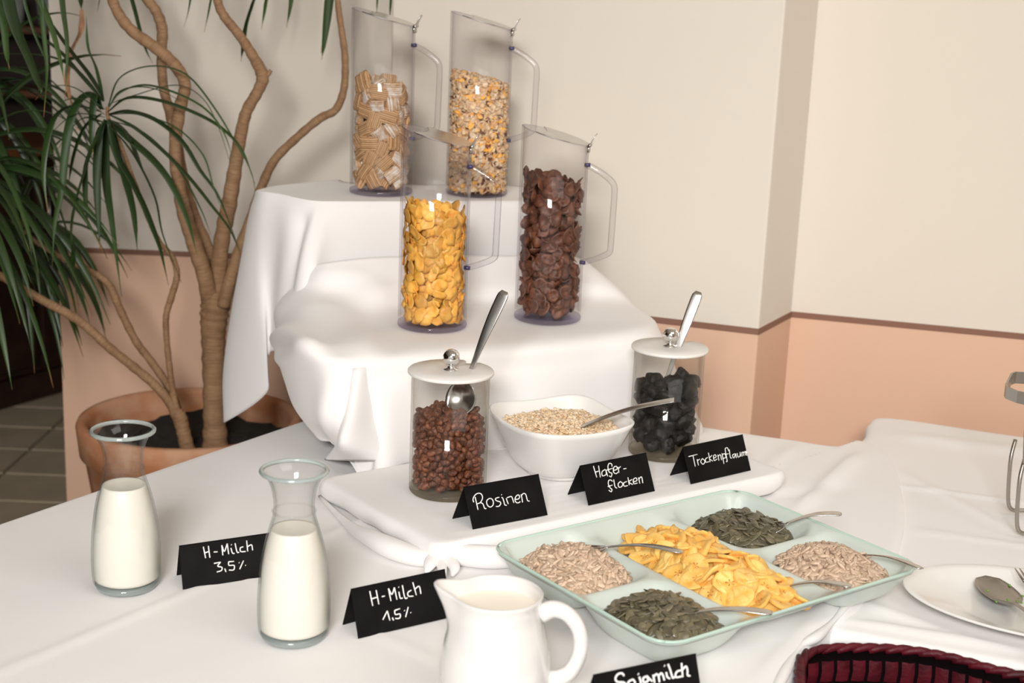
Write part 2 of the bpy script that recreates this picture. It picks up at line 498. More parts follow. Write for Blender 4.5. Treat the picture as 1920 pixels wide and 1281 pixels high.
# ================================================================== POTTED DRAGON TREE
pl = thing('potted_dracaena', 'tall multi-stemmed dracaena in a terracotta pot behind the table', 'plant', (0, 0, 0))
PC = (-.685, 2.93)
POTZ = .59
prof = [(0, 0), (.165, 0), (.172, .01), (.205, .40), (.222, POTZ - .075), (.232, POTZ - .07), (.238, POTZ - .01), (.234, POTZ), (.222, POTZ + .002), (.212, POTZ - .01), (.208, POTZ - .06), (.205, .40)]
pot = G().lathe(prof, 64, (PC[0], PC[1], 0)).build('pot', 'terracotta', pl)
gs = []
for r_ in np.linspace(0, .209, 12):
    gs.append([(PC[0] + r_ * math.cos(a), PC[1] + r_ * math.sin(a), POTZ - .055 + .014 * math.sin(a * 5 + r_ * 60) * r_ / .2 + R.uniform(-.004, .004)) for a in np.linspace(0, 2 * math.pi, 41)[:-1]])
G().grid(gs, closed_u=True).build('soil', 'soil', pot)
PXM = 2.93 / FPX


def stem(name, pts, seg=12, lab=None):
    """pts: (px, py, width px, depth y)"""
    P = [(*aty(a, b_, y_), w_ * .5 * y_ / FPX) for a, b_, w_, y_ in pts]
    S = spline(P, 7)
    rr = [max(.002, s[3] * (1 + .05 * math.sin(i * 1.9) + R.uniform(-.03, .03))) for i, s in enumerate(S)]
    o = G().tube([s[:3] for s in S], rr, seg).build(name, 'bark', pl)
    return o


Y0 = 2.90
stem('trunk', [(402, 880, 62, Y0), (404, 840, 52, Y0), (402, 780, 44, Y0), (401, 700, 44, Y0), (400, 640, 46, Y0), (401, 600, 52, Y0), (404, 570, 56, Y0), (404, 545, 44, Y0)], 18)
stem('branch', [(398, 585, 36, Y0), (385, 520, 32, Y0 - .02), (365, 460, 30, Y0 - .03), (346, 400, 28, Y0 - .04), (334, 340, 24, Y0 - .05), (328, 280, 23, Y0 - .05), (336, 210, 23, Y0 - .05), (347, 160, 22, Y0 - .05), (330, 125, 23, Y0 - .05), (295, 92, 22, Y0 - .05), (250, 60, 21, Y0 - .05), (222, 25, 20, Y0 - .05), (205, -20, 18, Y0 - .05), (200, -70, 16, Y0 - .05), (212, -150, 15, Y0), (215, -235, 13, Y0 + .02)])
stem('branch', [(206, -30, 14, Y0 - .05), (180, -110, 13, Y0 - .09), (120, -190, 12, Y0 - .16), (50, -280, 11, Y0 - .22)])
stem('branch', [(402, 575, 34, Y0 + .02), (398, 520, 30, Y0 + .03), (388, 470, 28, Y0 + .04), (365, 410, 24, Y0 + .04), (346, 350, 22, Y0 + .04), (332, 270, 20, Y0 + .04), (318, 210, 19, Y0 + .04), (306, 160, 18, Y0 + .04), (303, 100, 19, Y0 + .04), (304, 55, 20, Y0 + .04), (292, 20, 19, Y0 + .04), (270, -10, 18, Y0 + .04), (250, -60, 16, Y0 + .04)])
stem('branch', [(412, 580, 34, Y0), (410, 520, 32, Y0), (416, 450, 30, Y0), (430, 380, 30, Y0), (440, 320, 27, Y0), (450, 260, 24, Y0), (462, 210, 22, Y0), (484, 170, 21, Y0), (492, 142, 24, Y0), (474, 105, 20, Y0), (448, 65, 18, Y0), (420, 30, 17, Y0), (408, 0, 16, Y0), (404, -60, 15, Y0), (398, -170, 14, Y0 + .02), (400, -295, 12, Y0 + .04)])
stem('twig_stub', [(488, 140, 12, Y0), (500, 141, 10, Y0), (508, 132, 7, Y0)], 8)
stem('branch', [(418, 575, 26, Y0 - .02), (430, 530, 24, Y0 - .02), (445, 480, 22, Y0 + .02), (470, 410, 19, Y0 + .05), (490, 352, 18, Y0 + .05), (515, 300, 17, Y0 + .05), (560, 255, 16, Y0 + .05), (600, 222, 16, Y0 + .05), (630, 205, 15, Y0 + .05), (645, 165, 14, Y0 + .05), (647, 110, 13, Y0 + .05), (641, 60, 12, Y0 + .05), (634, 10, 11, Y0 + .05), (630, -60, 10, Y0 + .05), (626, -180, 10, Y0 + .02), (640, -325, 9, Y0)])
YT = 2.84
stem('trunk', [(360, 880, 34, YT), (352, 845, 30, YT), (344, 810, 27, YT), (338, 785, 28, YT), (332, 770, 22, YT)], 14)
stem('branch', [(338, 800, 20, YT), (318, 755, 19, YT), (290, 722, 18, YT), (250, 688, 18, YT), (205, 652, 18, YT), (165, 615, 18, YT), (130, 590, 18, YT), (85, 566, 17, YT), (40, 540, 16, YT), (5, 520, 15, YT), (-60, 480, 14, YT)])
stem('branch', [(340, 790, 18, YT + .05), (318, 730, 16, YT + .06), (285, 680, 15, YT + .07), (255, 640, 15, YT + .08), (225, 580, 15, YT + .1), (205, 535, 14, YT + .1), (175, 512, 13, YT + .1), (130, 490, 11, YT + .1), (80, 462, 10, YT + .1), (20, 420, 10, YT + .1), (-40, 380, 10, YT + .1)])
stem('branch', [(338, 790, 15, YT), (326, 745, 13, YT), (318, 690, 12, YT), (312, 630, 12, YT), (312, 590, 12, YT), (322, 555, 13, YT), (332, 515, 12, YT), (322, 480, 11, YT), (300, 455, 10, YT), (278, 410, 9, YT), (255, 350, 9, YT - .02), (225, 270, 9, YT - .04), (204, 225, 8, YT - .05), (201, 200, 6, YT - .05)])


def leaf_obj(path, width, mat='leaf', tip=1.0, name='leaf', roll=0.0):
    path = [Vector(p) for p in path]; n = len(path); P = []; UV = []
    for i, p in enumerate(path):
        t = i / (n - 1)
        d = (path[min(i + 1, n - 1)] - path[max(i - 1, 0)]).normalized()
        a = d.cross(Vector((0.1, -.35, 1)))
        if a.length < .08: a = d.cross(Vector((1, 0, 0)))
        a.normalize(); a = Matrix.Rotation(roll, 3, d) @ a
        nn = a.cross(d).normalized()
        wd = width * .5 * (min(1, .45 + t * 3.5)) * max(.03, (1 - t ** 3.2)) * (1 if t < .85 else (1 - (t - .85) * 4.5))
        wd = max(wd, .0004)
        P.append([p - a * wd + nn * wd * .28, p - nn * wd * .1, p + a * wd + nn * wd * .28]); UV.append([(0, t * tip), (.5, t * tip), (1, t * tip)])
    o = G().grid(P, uv=UV).build(name, mat, pl, solid=.0006)
    return o


NLEAF = 0


def rosette(c, n, L, wd, seed, up_bias=0.0, droop=1.0, hemi=None, ranges=None):
    global NLEAF
    rr = random.Random(seed)
    for k in range(n):
        az = k * 2.39996 + rr.uniform(-.25, .25)
        el = math.radians(rr.uniform(-35, 70)) + up_bias
        if ranges: az = rr.uniform(*ranges)
        d = Vector((math.cos(az) * math.cos(el), math.sin(az) * math.cos(el) * .75, math.sin(el)))
        l = L * rr.uniform(.75, 1.1); m_ = 14; p = Vector(c) + Vector((0, 0, rr.uniform(-.07, .02))); path = [p.copy()]
        g_ = droop * rr.uniform(.7, 1.25)
        for i in range(m_):
            p = p + d * (l / m_); path.append(p.copy())
            d = (d + Vector((rr.uniform(-.02, .02), rr.uniform(-.02, .02), -g_ * .22 * (1 - abs(d.z) * .4)))).normalized()
            lim = 3.20 if p.x < -.37 else 2.90
            if p.y > lim: p.y = lim; path[-1].y = lim
        leaf_obj(path, wd * rr.uniform(.7, 1.15), tip=rr.choice((.93, .96, 1.0, .92)), roll=rr.uniform(-.5, .5)); NLEAF += 1


def px_leaf(pts, wpx, y0_, y1_=None, mat='leaf', tip=1.0, roll=0.0):
    n = len(pts); y1_ = y0_ if y1_ is None else y1_
    P = [tuple(aty(a, b_, y0_ + (y1_ - y0_) * i / (n - 1))) for i, (a, b_) in enumerate(pts)]
    leaf_obj(spline(P, 5), wpx * y0_ / FPX * 1.15, mat, tip, roll=roll)


hd = aty(200, 195, YT - .05)
# the rosette right of the doorway
px = px_leaf
for pts, wd_ in (
    ([(203, 200), (222, 150), (262, 128), (310, 126), (355, 145), (400, 200), (440, 265), (470, 320), (479, 360)], 5),
    ([(203, 205), (225, 175), (270, 160), (330, 175), (385, 205), (420, 250), (440, 310)], 6),
    ([(203, 210), (240, 185), (300, 190), (370, 215), (420, 245), (455, 285), (478, 345)], 11),
    ([(203, 215), (240, 210), (290, 225), (340, 265), (375, 320), (410, 370), (450, 470)], 10),
    ([(203, 215), (250, 240), (300, 280), (350, 330), (395, 385), (430, 430), (450, 475)], 13),
    ([(203, 225), (240, 260), (285, 300), (320, 345), (350, 410), (370, 480)], 15),
    ([(203, 225), (235, 250), (262, 310), (280, 345)], 16),
    ([(203, 225), (215, 280), (232, 330), (250, 400), (258, 475)], 17),
    ([(203, 225), (218, 290), (245, 340), (270, 390), (290, 440), (302, 475), (316, 535)], 14),
    ([(200, 225), (198, 280), (200, 350), (210, 420), (228, 556)], 15),
    ([(198, 225), (186, 260), (182, 330), (184, 400), (188, 470)], 15),
    ([(196, 225), (170, 290), (145, 370), (134, 440), (138, 520), (148, 575)], 16),
    ([(196, 225), (165, 300), (160, 360), (165, 430)], 12),
    ([(190, 205), (172, 180), (150, 190), (132, 230), (122, 290), (115, 360), (103, 420), (98, 500)], 16),
    ([(192, 205), (180, 180), (174, 210), (172, 260), (175, 290)], 13),
    ([(190, 210), (140, 200), (105, 220), (88, 270), (82, 330), (90, 400)], 14),
    ([(190, 215), (160, 240), (140, 290), (128, 345)], 15),
    ([(192, 182), (165, 140), (130, 95), (95, 45), (60, -10)], 14),
    ([(194, 190), (150, 140), (110, 95), (60, 60), (20, 45)], 8),
    ([(194, 190), (140, 130), (85, 105), (0, 100)], 9),
    ([(194, 190), (180, 130), (165, 90), (162, 30)], 7),
    ([(205, 200), (225, 172), (260, 163), (300, 170), (340, 190)], 4),
    ([(205, 215), (260, 215), (330, 240), (380, 290), (400, 350), (418, 400)], 4),
    ([(205, 225), (270, 250), (330, 310), (375, 390), (395, 440)], 5),
    ([(205, 235), (250, 290), (290, 370), (305, 440), (340, 530)], 5),
    ([(196, 205), (140, 165), (90, 160)], 4),
    ([(196, 215), (150, 185), (100, 195)], 4),
    ([(196, 220), (140, 215), (95, 250)], 4),
    ([(196, 230), (150, 225), (95, 300)], 5),
    ([(205, 195), (250, 180), (330, 160), (380, 185), (410, 240), (430, 300)], 4),
):
    px(pts, wd_, YT - .06 + R.uniform(-.05, .05), YT - .02 + R.uniform(-.10, .05), roll=R.uniform(-.3, .3), tip=R.choice((.93, .95, 1.0)))
# blades hanging in from crowns above the frame
for pts, wd_, mt in (
    ([(5, -60), (14, 0), (30, 60), (52, 110), (68, 150), (76, 172), (66, 188)], 20, 'leaf'),
    ([(60, -60), (75, 0), (95, 50), (112, 110), (122, 160)], 13, 'leaf'),
    ([(75, -60), (80, 40), (88, 130), (82, 220)], 9, 'leaf'),
    ([(110, -60), (118, 20), (126, 90), (122, 190)], 10, 'leaf'),
    ([(40, -40), (60, 50), (85, 110), (92, 124)], 5, 'leaf'),
    ([(-10, -40), (5, 30), (12, 100), (18, 130)], 14, 'leaf'),
    ([(145, -60), (150, -10), (153, 22)], 15, 'leaf'),
    ([(153, 18), (152, 60), (134, 100), (126, 150), (132, 190), (137, 208)], 9, 'dry_leaf'),
    ([(240, -40), (255, 30), (272, 90), (286, 118)], 8, 'leaf'),
    ([(362, -50), (356, 10), (345, 50)], 8, 'leaf'), ([(402, -50), (394, 10), (383, 60)], 7, 'leaf'),
    ([(500, -60), (478, 0), (462, 50), (455, 95), (452, 115)], 12, 'leaf'),
    ([(505, -50), (498, 10), (490, 55)], 9, 'leaf'), ([(550, -50), (545, 10), (537, 52)], 9, 'leaf'),
    ([(622, -60), (616, 20), (608, 80), (603, 112)], 13, 'leaf'), ([(618, -60), (610, 20), (602, 100)], 8, 'leaf'),
    ([(712, -60), (708, -10), (706, 30)], 6, 'leaf'), ([(738, -60), (733, 0), (730, 40)], 6, 'leaf'),
    ([(755, -60), (752, 10), (750, 60)], 10, 'leaf'), ([(770, -60), (768, 20), (772, 60), (790, 110), (808, 150), (812, 160)], 7, 'leaf'),
    ([(775, -50), (790, 10), (798, 40)], 8, 'leaf'), ([(848, -40), (866, 20), (890, 55), (912, 95)], 7, 'leaf'),
    ([(190, -30), (186, 5), (182, 22)], 5, 'leaf'), ([(215, -30), (222, 8)], 5, 'leaf'),
):
    cr_ = min(((50, -285), (215, -235), (400, -295), (640, -325)), key=lambda c_: abs(c_[0] - pts[0][0]))
    if mt != 'dry_leaf': pts = [cr_, (cr_[0] + (pts[0][0] - cr_[0]) * .75, cr_[1] + 60)] + pts
    wd_ *= 1.15
    yy_ = 2.62 if pts[0][0] < 120 else 2.80 if pts[0][0] > 640 else 2.95
    px(pts, wd_, yy_, yy_ + .03, mt, roll=R.uniform(-.4, .4))
rosette(aty(-95, 330, 2.85), 36, .44, .019, 3, .1, .9, ranges=(-1.2, 1.3))
rosette(aty(-60, 170, 2.95), 18, .36, .015, 5, .0, 1.1, ranges=(-1.0, 1.2))
rosette(aty(30, 440, 3.0), 20, .30, .014, 9, .1, 1.2, ranges=(-1.2, 1.0))
rosette(aty(50, -285, Y0 - .22), 18, .24, .014, 77, .5, .55)
for cc, n_ in ((aty(215, -230, 2.92), 26), (aty(400, -290, 2.94), 22), (aty(640, -320, 2.9), 20)):
    rosette(cc, n_, .24, .014, 21 + n_, .5, .55)

# ================================================================== TABLES UNDER WHITE CLOTHS
def hillnoise(x, y, s=0.0):
    return (math.sin(x * 9 + 2 * y + s) * .5 + math.sin(y * 13 - 3 * x + s * 2) * .3 + math.sin((x + y) * 23 + s) * .2)


def cloth_table(name, outline, centre, z0, label, creases, seed, drop=.72, soft=.012):
    n = 10; O = spline(outline + [outline[0]], n)[:-1]
    O = [np.array(p) for p in O]; m = len(O); c = np.array(centre)
    rings = list(np.linspace(0.001, 1, 70)); P = []
    nrm = []
    for i in range(m):
        t = O[(i + 1) % m] - O[i - 1]; t = t / np.linalg.norm(t); nn = np.array((t[1], -t[0]))
        if np.dot(nn, O[i] - c) < 0: nn = -nn
        nrm.append(nn)
    for s in rings:
        row = []
        for i in range(m):
            p = c + (O[i] - c) * s
            z = z0 + .0012 * hillnoise(p[0], p[1], seed)
            for (ax, ay, bx, by, h, wd) in creases:
                d = np.array((bx - ax, by - ay)); L = np.linalg.norm(d); d /= L; q = p - np.array((ax, ay))
                along = np.dot(q, d); ac = q[0] * d[1] - q[1] * d[0]
                f = sstep(-.05, .05, along) * (1 - sstep(L - .05, L + .05, along))
                z += h * math.exp(-(ac / wd) ** 2) * f
            row.append((p[0], p[1], z))
        P.append(row)
    for k in range(1, 5):
        a = k / 4 * math.pi / 2
        P.append([(O[i][0] + nrm[i][0] * soft * math.sin(a), O[i][1] + nrm[i][1] * soft * math.sin(a), z0 - soft * (1 - math.cos(a))) for i in range(m)])
    for k in range(1, 11):
        f = k / 10
        P.append([(O[i][0] + nrm[i][0] * (soft + .012 * f * (1 + math.sin(i * .55 + seed) + .5 * math.sin(i * .23))), O[i][1] + nrm[i][1] * (soft + .012 * f * (1 + math.sin(i * .55 + seed))), z0 - soft - drop * f) for i in range(m)])
    o = G().grid(P, closed_u=True).build(name, 'cloth')
    return tag(o, label, 'tablecloth')


T1 = [(-.355, 2.425), (-.537, 2.138), (-.707, 1.867), (-.88, 1.59), (-1.08, 1.27), (-1.16, 1.0), (-.9, .86), (-.45, .86), (.0, .90), (.17, 1.12), (.315, 1.478), (.362, 1.587),
      (.385, 1.635), (.448, 1.717), (.53, 1.86), (.59, 2.02), (.632, 2.2), (.655, 2.36), (.627, 2.432), (.579, 2.392), (.5, 2.420), (.435, 2.443), (.2, 2.54), (-.05, 2.66), (-.22, 2.70), (-.29, 2.58)]
cloth_table('tablecloth', T1, (-.1, 1.75), T, 'white tablecloth on the angled near table under the milk and muesli', [(-.75, 1.15, -.1, 2.1, .0025, .006), (-.55, 1.9, .0, 1.45, .002, .006), (.45, 2.06, .60, 2.34, .011, .013), (.38, 2.10, .55, 2.18, -.004, .02), (.40, 2.2, .50, 2.38, .004, .015), (.30, 1.50, .47, 1.80, .003, .01)], 1.0)
T2 = [(.627, 2.425), (.665, 2.50), (.690, 2.58), (.738, 2.612), (.953, 2.524), (1.3, 2.41), (1.75, 2.26), (1.95, 2.1), (1.75, 1.5), (1.4, 1.3), (1.1, 1.40), (.78, 1.53), (.64, 1.582), (.54, 1.622), (.46, 1.650), (.41, 1.675), (.37, 1.76), (.40, 2.0), (.45, 2.2), (.52, 2.34)]
cloth_table('tablecloth', T2, (1.0, 1.95), T - .009, 'white tablecloth on the table along the wall under the oval plate',
            [(.60, 2.23, 1.5, 1.95, .004, .007), (.60, 2.02, 1.6, 1.72, .003, .007), (.72, 2.50, 1.6, 2.24, .006, .03), (.45, 1.68, .62, 1.62, .006, .012), (.47, 1.75, .56, 1.66, .004, .01), (.66, 2.3, .82, 1.9, .003, .012)], 4.0)

hp_ = spline([tuple(atz(a, b_, T - .001)) for a, b_ in ((1452, 1300), (1480, 1246), (1502, 1212), (1532, 1194), (1562, 1165), (1592, 1128), (1600, 1110), (1604, 1092))], 6)
G().tube(hp_, [.0055 + .002 * math.sin(i * .45) for i in range(len(hp_))], 10, flat=.85).build('folded_hem', 'cloth', bpy.data.objects['tablecloth'])

# ---- cloth-covered board under the jars
BT = T + .036
bL, bF, bR = atz(600, 897, BT), atz(822, 1023, BT), atz(1476, 884, BT)
dU = (bR - bF).normalized(); bB = bL + (bR - bF)


def board_edge():
    pts = []
    c = [bL, bF, bR, bB]
    for i in range(4):
        a = c[i]; b_ = c[(i + 1) % 4]
        for k in range(30):
            pts.append(a + (b_ - a) * (k / 30))
    out = [];
    for i in range(len(pts)):      # slightly rounded corners
        s = Vector((0, 0, 0)); 
        for k in (-1, 0, 1): s += pts[(i + k) % len(pts)]
        out.append(s / 3)
    return out


E_ = board_edge(); ctr = (bL + bF + bR + bB) / 4
P = []
for s in np.linspace(.001, .985, 26):
    P.append([ctr + (e - ctr) * s + Vector((0, 0, .0009 * hillnoise(e.x * s * 2, e.y * s * 2, 3))) for e in E_])
nE = len(E_)
for k, (ox, oz) in enumerate(((.0, -.001), (.004, -.005), (.006, -.012), (.004, -.022), (-.004, -.030), (-.010, -.034))):
    row = []
    for i, e in enumerate(E_):
        dr = (e - ctr); dr.z = 0; dr.normalize()
        wv = .004 * math.sin(i * .8) * (k / 5)
        row.append(e + dr * (ox + wv * .5) + Vector((0, 0, oz)))
    P.append(row)
G().grid(P, closed_u=True).build('covered_board', 'cloth')
bpy.data.objects['covered_board']['label'] = 'low board wrapped in white cloth carrying the raisin jar, oat bowl and prune jar'
bpy.data.objects['covered_board']['category'] = 'board'
# loose rolled hem of that wrapping along its left-hand edge, with a gathered knot at the front corner
hem = bpy.data.objects['covered_board']
ptsr = [(600, 912, 4), (640, 955, 8), (668, 982, 14), (700, 1003, 22), (735, 1022, 26), (772, 1034, 24), (800, 1038, 18), (822, 1036, 10)]
S = spline([(*atz(a, b_, T + .018), r_ * .00068) for a, b_, r_ in ptsr], 6)
G().tube([(s[0], s[1], T + max(.002, s[3] * .75)) for s in S], [max(.002, s[3]) for s in S], 14, flat=.8).build('rolled_hem', 'cloth', hem)
for pt in ([(815, 1030, 12), (812, 1045, 16), (806, 1058, 13), (800, 1066, 4)], [(820, 1032, 10), (840, 1048, 14), (852, 1062, 12), (848, 1072, 3)], [(818, 1030, 10), (826, 1050, 12), (830, 1066, 9), (834, 1074, 3)]):
    S = spline([(*atz(a, b_, T + .012), r_ * .00066) for a, b_, r_ in pt], 5)
    G().tube([(s[0], s[1], T + .004 + max(.001, s[3] * .8)) for s in S], [max(.0012, s[3]) for s in S], 12, flat=.7).build('gathered_fold', 'cloth', hem)
ptsr = [(825, 1036, 14), (870, 1046, 24), (920, 1051, 26), (970, 1048, 22), (1020, 1040, 14), (1070, 1030, 6)]
S = spline([(*atz(a, b_, T + .015), r_ * .00062) for a, b_, r_ in ptsr], 6)
G().tube([(s[0], s[1] + .008, T + .002 + max(.003, s[3] * .9)) for s in S], [max(.003, s[3]) for s in S], 14).build('front_fold', 'cloth', hem)

# ---- stepped riser and its two cloths
Z1, Z2 = T + .380, T + .200
rz_ = math.radians(19)


def surf(name, ctrl, nu, nv, label, extra=None, mat='cloth_warm', solid=.0012, sub=0):
    rows = [spline([tuple(p) for p in r], nu) for r in ctrl]
    cols = list(zip(*rows)); cols = [spline(c, nv) for c in cols]
    P = [[Vector(cols[i][j]) for i in range(len(cols))] for j in range(len(cols[0]))]
    if extra:
        nr_, nc_ = len(P), len(P[0]); Q = [[None] * nc_ for _ in range(nr_)]
        for j in range(nr_):
            for i in range(nc_):
                a = P[j][min(i + 1, nc_ - 1)] - P[j][max(i - 1, 0)]; b_ = P[min(j + 1, nr_ - 1)][i] - P[max(j - 1, 0)][i]
                n_ = a.cross(b_)
                n_ = n_.normalized() if n_.length > 1e-9 else Vector((0, 0, 1))
                Q[j][i] = P[j][i] + n_ * extra(i / (nc_ - 1), j / (nr_ - 1), P[j][i])
        P = Q
    o = G().grid(P).build(name, mat, solid=solid)
    return tag(o, label, 'tablecloth')


# upper cloth: rows from the back of its top, over the front edge, down the front
tL, tF = atz(482, 361, Z1), atz(592, 380, Z1)
tR = atz(1012, 378, Z1); fd = (tR - tF).normalized(); bk = Vector((-fd.y, fd.x, 0))
upc = []
wallgap = .0
back = lambda p, d: p + bk * d
row0 = [back(tL, .10) + Vector((.02, 0, 0)), back(tF, .20), back(tF + fd * .12, .20), back(tF + fd * .27, .20), back(tR, .18)]
tMid = tF + fd * .12; tMid2 = tF + fd * .27
# columns: flap far left | left corner | front corner | mid | mid2 | right
def colL(z, out):  # the pointed flap that falls past the left corner
    return z
cols = [
    # wrap round the back of the left corner
    [Vector((-.41, 2.78, Z1 - .02)), Vector((-.455, 2.70, Z1 - .012)), aty(480, 380, 2.68), aty(462, 470, 2.68), aty(444, 580, 2.67), aty(432, 680, 2.66), aty(430, 770, 2.63)],
    [Vector((-.36, 2.80, Z1)), Vector((-.47, 2.66, Z1)), aty(474, 378, 2.62), aty(455, 470, 2.62), aty(434, 590, 2.62), aty(421, 700, 2.62), aty(424, 792, 2.60)],
    [Vector((-.34, 2.78, Z1)), Vector((-.46, 2.61, Z1)), aty(486, 370, 2.575), aty(481, 470, 2.565), aty(484, 560, 2.545), aty(492, 640, 2.535), aty(500, 736, 2.54)],
    [Vector((-.30, 2.77, Z1)), Vector((-.415, 2.58, Z1)), aty(520, 372, 2.545), aty(516, 470, 2.535), aty(511, 560, 2.535), aty(508, 620, 2.54), aty(505, 662, 2.545)],
    [Vector((-.26, 2.76, Z1)), Vector((-.35, 2.54, Z1)), aty(580, 386, 2.505), aty(560, 470, 2.48), aty(548, 560, 2.47), aty(545, 620, 2.47), aty(545, 668, 2.47)],
    [Vector((-.20, 2.78, Z1)), Vector((-.27, 2.56, Z1)), aty(640, 388, 2.512), aty(622, 470, 2.50), aty(615, 560, 2.48), aty(612, 620, 2.47), aty(610, 668, 2.47)],
    [Vector((-.08, 2.82, Z1)), Vector((-.14, 2.60, Z1)), aty(790, 388, 2.555), aty(790, 470, 2.555), aty(790, 560, 2.55), aty(790, 620, 2.55), aty(790, 668, 2.55)],
    [Vector((.04, 2.82, Z1)), Vector((0, 2.645, Z1)), aty(940, 388, 2.60), aty(940, 470, 2.60), aty(940, 560, 2.60), aty(940, 620, 2.60), aty(940, 668, 2.60)],
    [Vector((.09, 2.80, Z1)), Vector((.075, 2.66, Z1)), aty(1012, 388, 2.625), aty(1018, 470, 2.63), aty(1025, 560, 2.63), aty(1035, 620, 2.63), aty(1040, 668, 2.63)],
    [Vector((.12, 2.80, Z1 - .03)), Vector((.11, 2.70, Z1 - .04)), aty(1035, 420, 2.70), aty(1040, 480, 2.72), aty(1045, 560, 2.72), aty(1050, 620, 2.72), aty(1050, 668, 2.72)],
]
ctrl = [[c[j] for c in cols] for j in range(7)]


def upper_fold(u, v, p):
    f = 0
    if v > .32:
        k = (v - .32) / .68
        f += .014 * math.exp(-((u - .44 + .05 * k) / .030) ** 2) * sstep(0, .15, k)
        f -= .010 * math.exp(-((u - .53 + .05 * k) / .035) ** 2) * sstep(0, .3, k)
        f += .005 * math.sin(u * 25 + k) * k
    return -f if False else f


surf('tablecloth', ctrl, 12, 12, 'white cloth over the top step, its corner hanging down beside the plant', upper_fold)

# lower step cloth: rows from where it climbs the upper step, over the tread, over the edge, down to the board
dF = [(545, 640), (600, 664), (690, 668), (800, 662), (900, 654), (1000, 646), (1110, 636), (1228, 622)]
D = [atz(a, b_, Z2) for a, b_ in dF]


def down(p, f, out, dx=0):
    return Vector((p.x + dx + .35 * out, p.y - out, Z2 - (Z2 - T - .002) * f))


HR = []
c0 = [aty(603, 494, 2.47), aty(690, 483, 2.485), aty(780, 480, 2.515), aty(880, 479, 2.55), aty(960, 479, 2.575), aty(1040, 478, 2.60), aty(1092, 486, 2.64)]
rowsB = [
    # left-most column wraps behind, then visible points
    [aty(572, 520, 2.62), aty(560, 506, 2.54)] + c0 + [aty(1100, 500, 2.72)],
    [aty(545, 560, 2.60), aty(528, 560, 2.50), aty(590, 540, 2.44), aty(690, 535, 2.45), aty(780, 532, 2.48), aty(880, 532, 2.52), aty(960, 532, 2.54), aty(1060, 528, 2.57), aty(1148, 535, 2.62), aty(1155, 545, 2.70)],
    [aty(540, 610, 2.58), aty(513, 612, 2.44), aty(565, 592, 2.37), aty(680, 588, 2.40), aty(780, 582, 2.45), aty(880, 575, 2.49), aty(970, 570, 2.52), aty(1080, 565, 2.55), aty(1182, 572, 2.60), aty(1190, 580, 2.66)],
    [aty(545, 640, 2.52), aty(513, 642, 2.38), atz(560, 625, Z2 + .012), atz(680, 630, Z2 + .003), atz(790, 625, Z2), atz(890, 615, Z2), atz(990, 608, Z2), atz(1100, 602, Z2), atz(1215, 598, Z2), aty(1222, 605, 2.60)],
    [aty(550, 670, 2.42), aty(522, 676, 2.28), atz(575, 660, Z2 + .002), atz(690, 664, Z2 + .002), atz(800, 659, Z2 + .001), atz(900, 650, Z2 + .001), atz(1000, 643, Z2 + .001), atz(1110, 632, Z2 + .001), atz(1222, 618, Z2 + .001), aty(1238, 622, 2.58)],
    [aty(560, 705, 2.38), aty(535, 715, 2.26), down(D[1], .18, .014), down(D[2], .18, .014), down(D[3], .18, .014), down(D[4], .18, .014), down(D[5], .18, .014), down(D[6], .18, .014), down(D[7], .2, .012, .012), aty(1256, 660, 2.55)],
    [aty(575, 750, 2.36), aty(552, 762, 2.25), down(D[1], .5, .020), down(D[2], .5, .02), down(D[3], .5, .02), down(D[4], .5, .02), down(D[5], .5, .02), down(D[6], .5, .02), down(D[7], .5, .018, .035), aty(1282, 730, 2.50)],
    [aty(600, 790, 2.34), aty(590, 810, 2.23), aty(632, 832, 2.19), down(D[2], .84, .03), down(D[3], .80, .02), down(D[4], .80, .02), down(D[5], .80, .02), down(D[6], .80, .02), down(D[7], .8, .02, .06), aty(1318, 800, 2.45)],
    [aty(605, 795, 2.335), aty(592, 815, 2.225), aty(634, 836, 2.185), down(D[2], .90, .034, -.01), down(D[3], .86, .022), down(D[4], .84, .02), down(D[5], .84, .02), down(D[6], .84, .02), down(D[7], .9, .02, .06), aty(1312, 830, 2.43)],
]


def lower_fold(u, v, p):
    f = 0
    if v > .55:
        k = (v - .55) / .45
        f += .016 * math.exp(-((u - .315 - .03 * (1 - k)) / .022) ** 2) * sstep(0, .5, k)
        f -= .012 * math.exp(-((u - .235) / .03) ** 2) * sstep(0, .5, k)
        f += .006 * math.sin(u * 34) * k
        f += .004 * math.sin(u * 61 + 1) * k * k
    if v < .55 and u < .45:
        g_ = sstep(0, .12, v) * (1 - sstep(.45, .55, v)) * (1 - sstep(.28, .44, u))
        ph = math.hypot((u - .16) * 1.6, (v - .46))
        f += .0065 * g_ * math.sin(ph * 36 + .8)
        f += .0045 * g_ * math.sin((v * 30 + u * 14))
    return f


surf('tablecloth', rowsB, 14, 10, 'white cloth over the lower step under the cornflake and chocolate flake jugs', lower_fold)
# pointed pleat of the lower cloth that reaches the table left of the raisin jar
lc = [o for o in bpy.data.objects if o.name.startswith('tablecloth')][-1]
P = []
tipc = [[aty(633, 700, 2.165), aty(668, 690, 2.10), aty(715, 690, 2.145)], [aty(634, 770, 2.165), aty(655, 770, 2.08), aty(712, 770, 2.13)], [aty(632, 826, 2.16), aty(640, 830, 2.06), aty(715, 820, 2.11)], [atz(608, 862, T + .004), atz(660, 864, T + .037), atz(740, 864, T + .038)]]
rows = [spline([tuple(p) for p in r], 8) for r in tipc]; cc = [spline(c, 8) for c in zip(*rows)]
o = G().grid([[cc[i][j] for i in range(len(cc))] for j in range(len(cc[0]))]).build('pleat', 'cloth_warm', lc, solid=.0012)

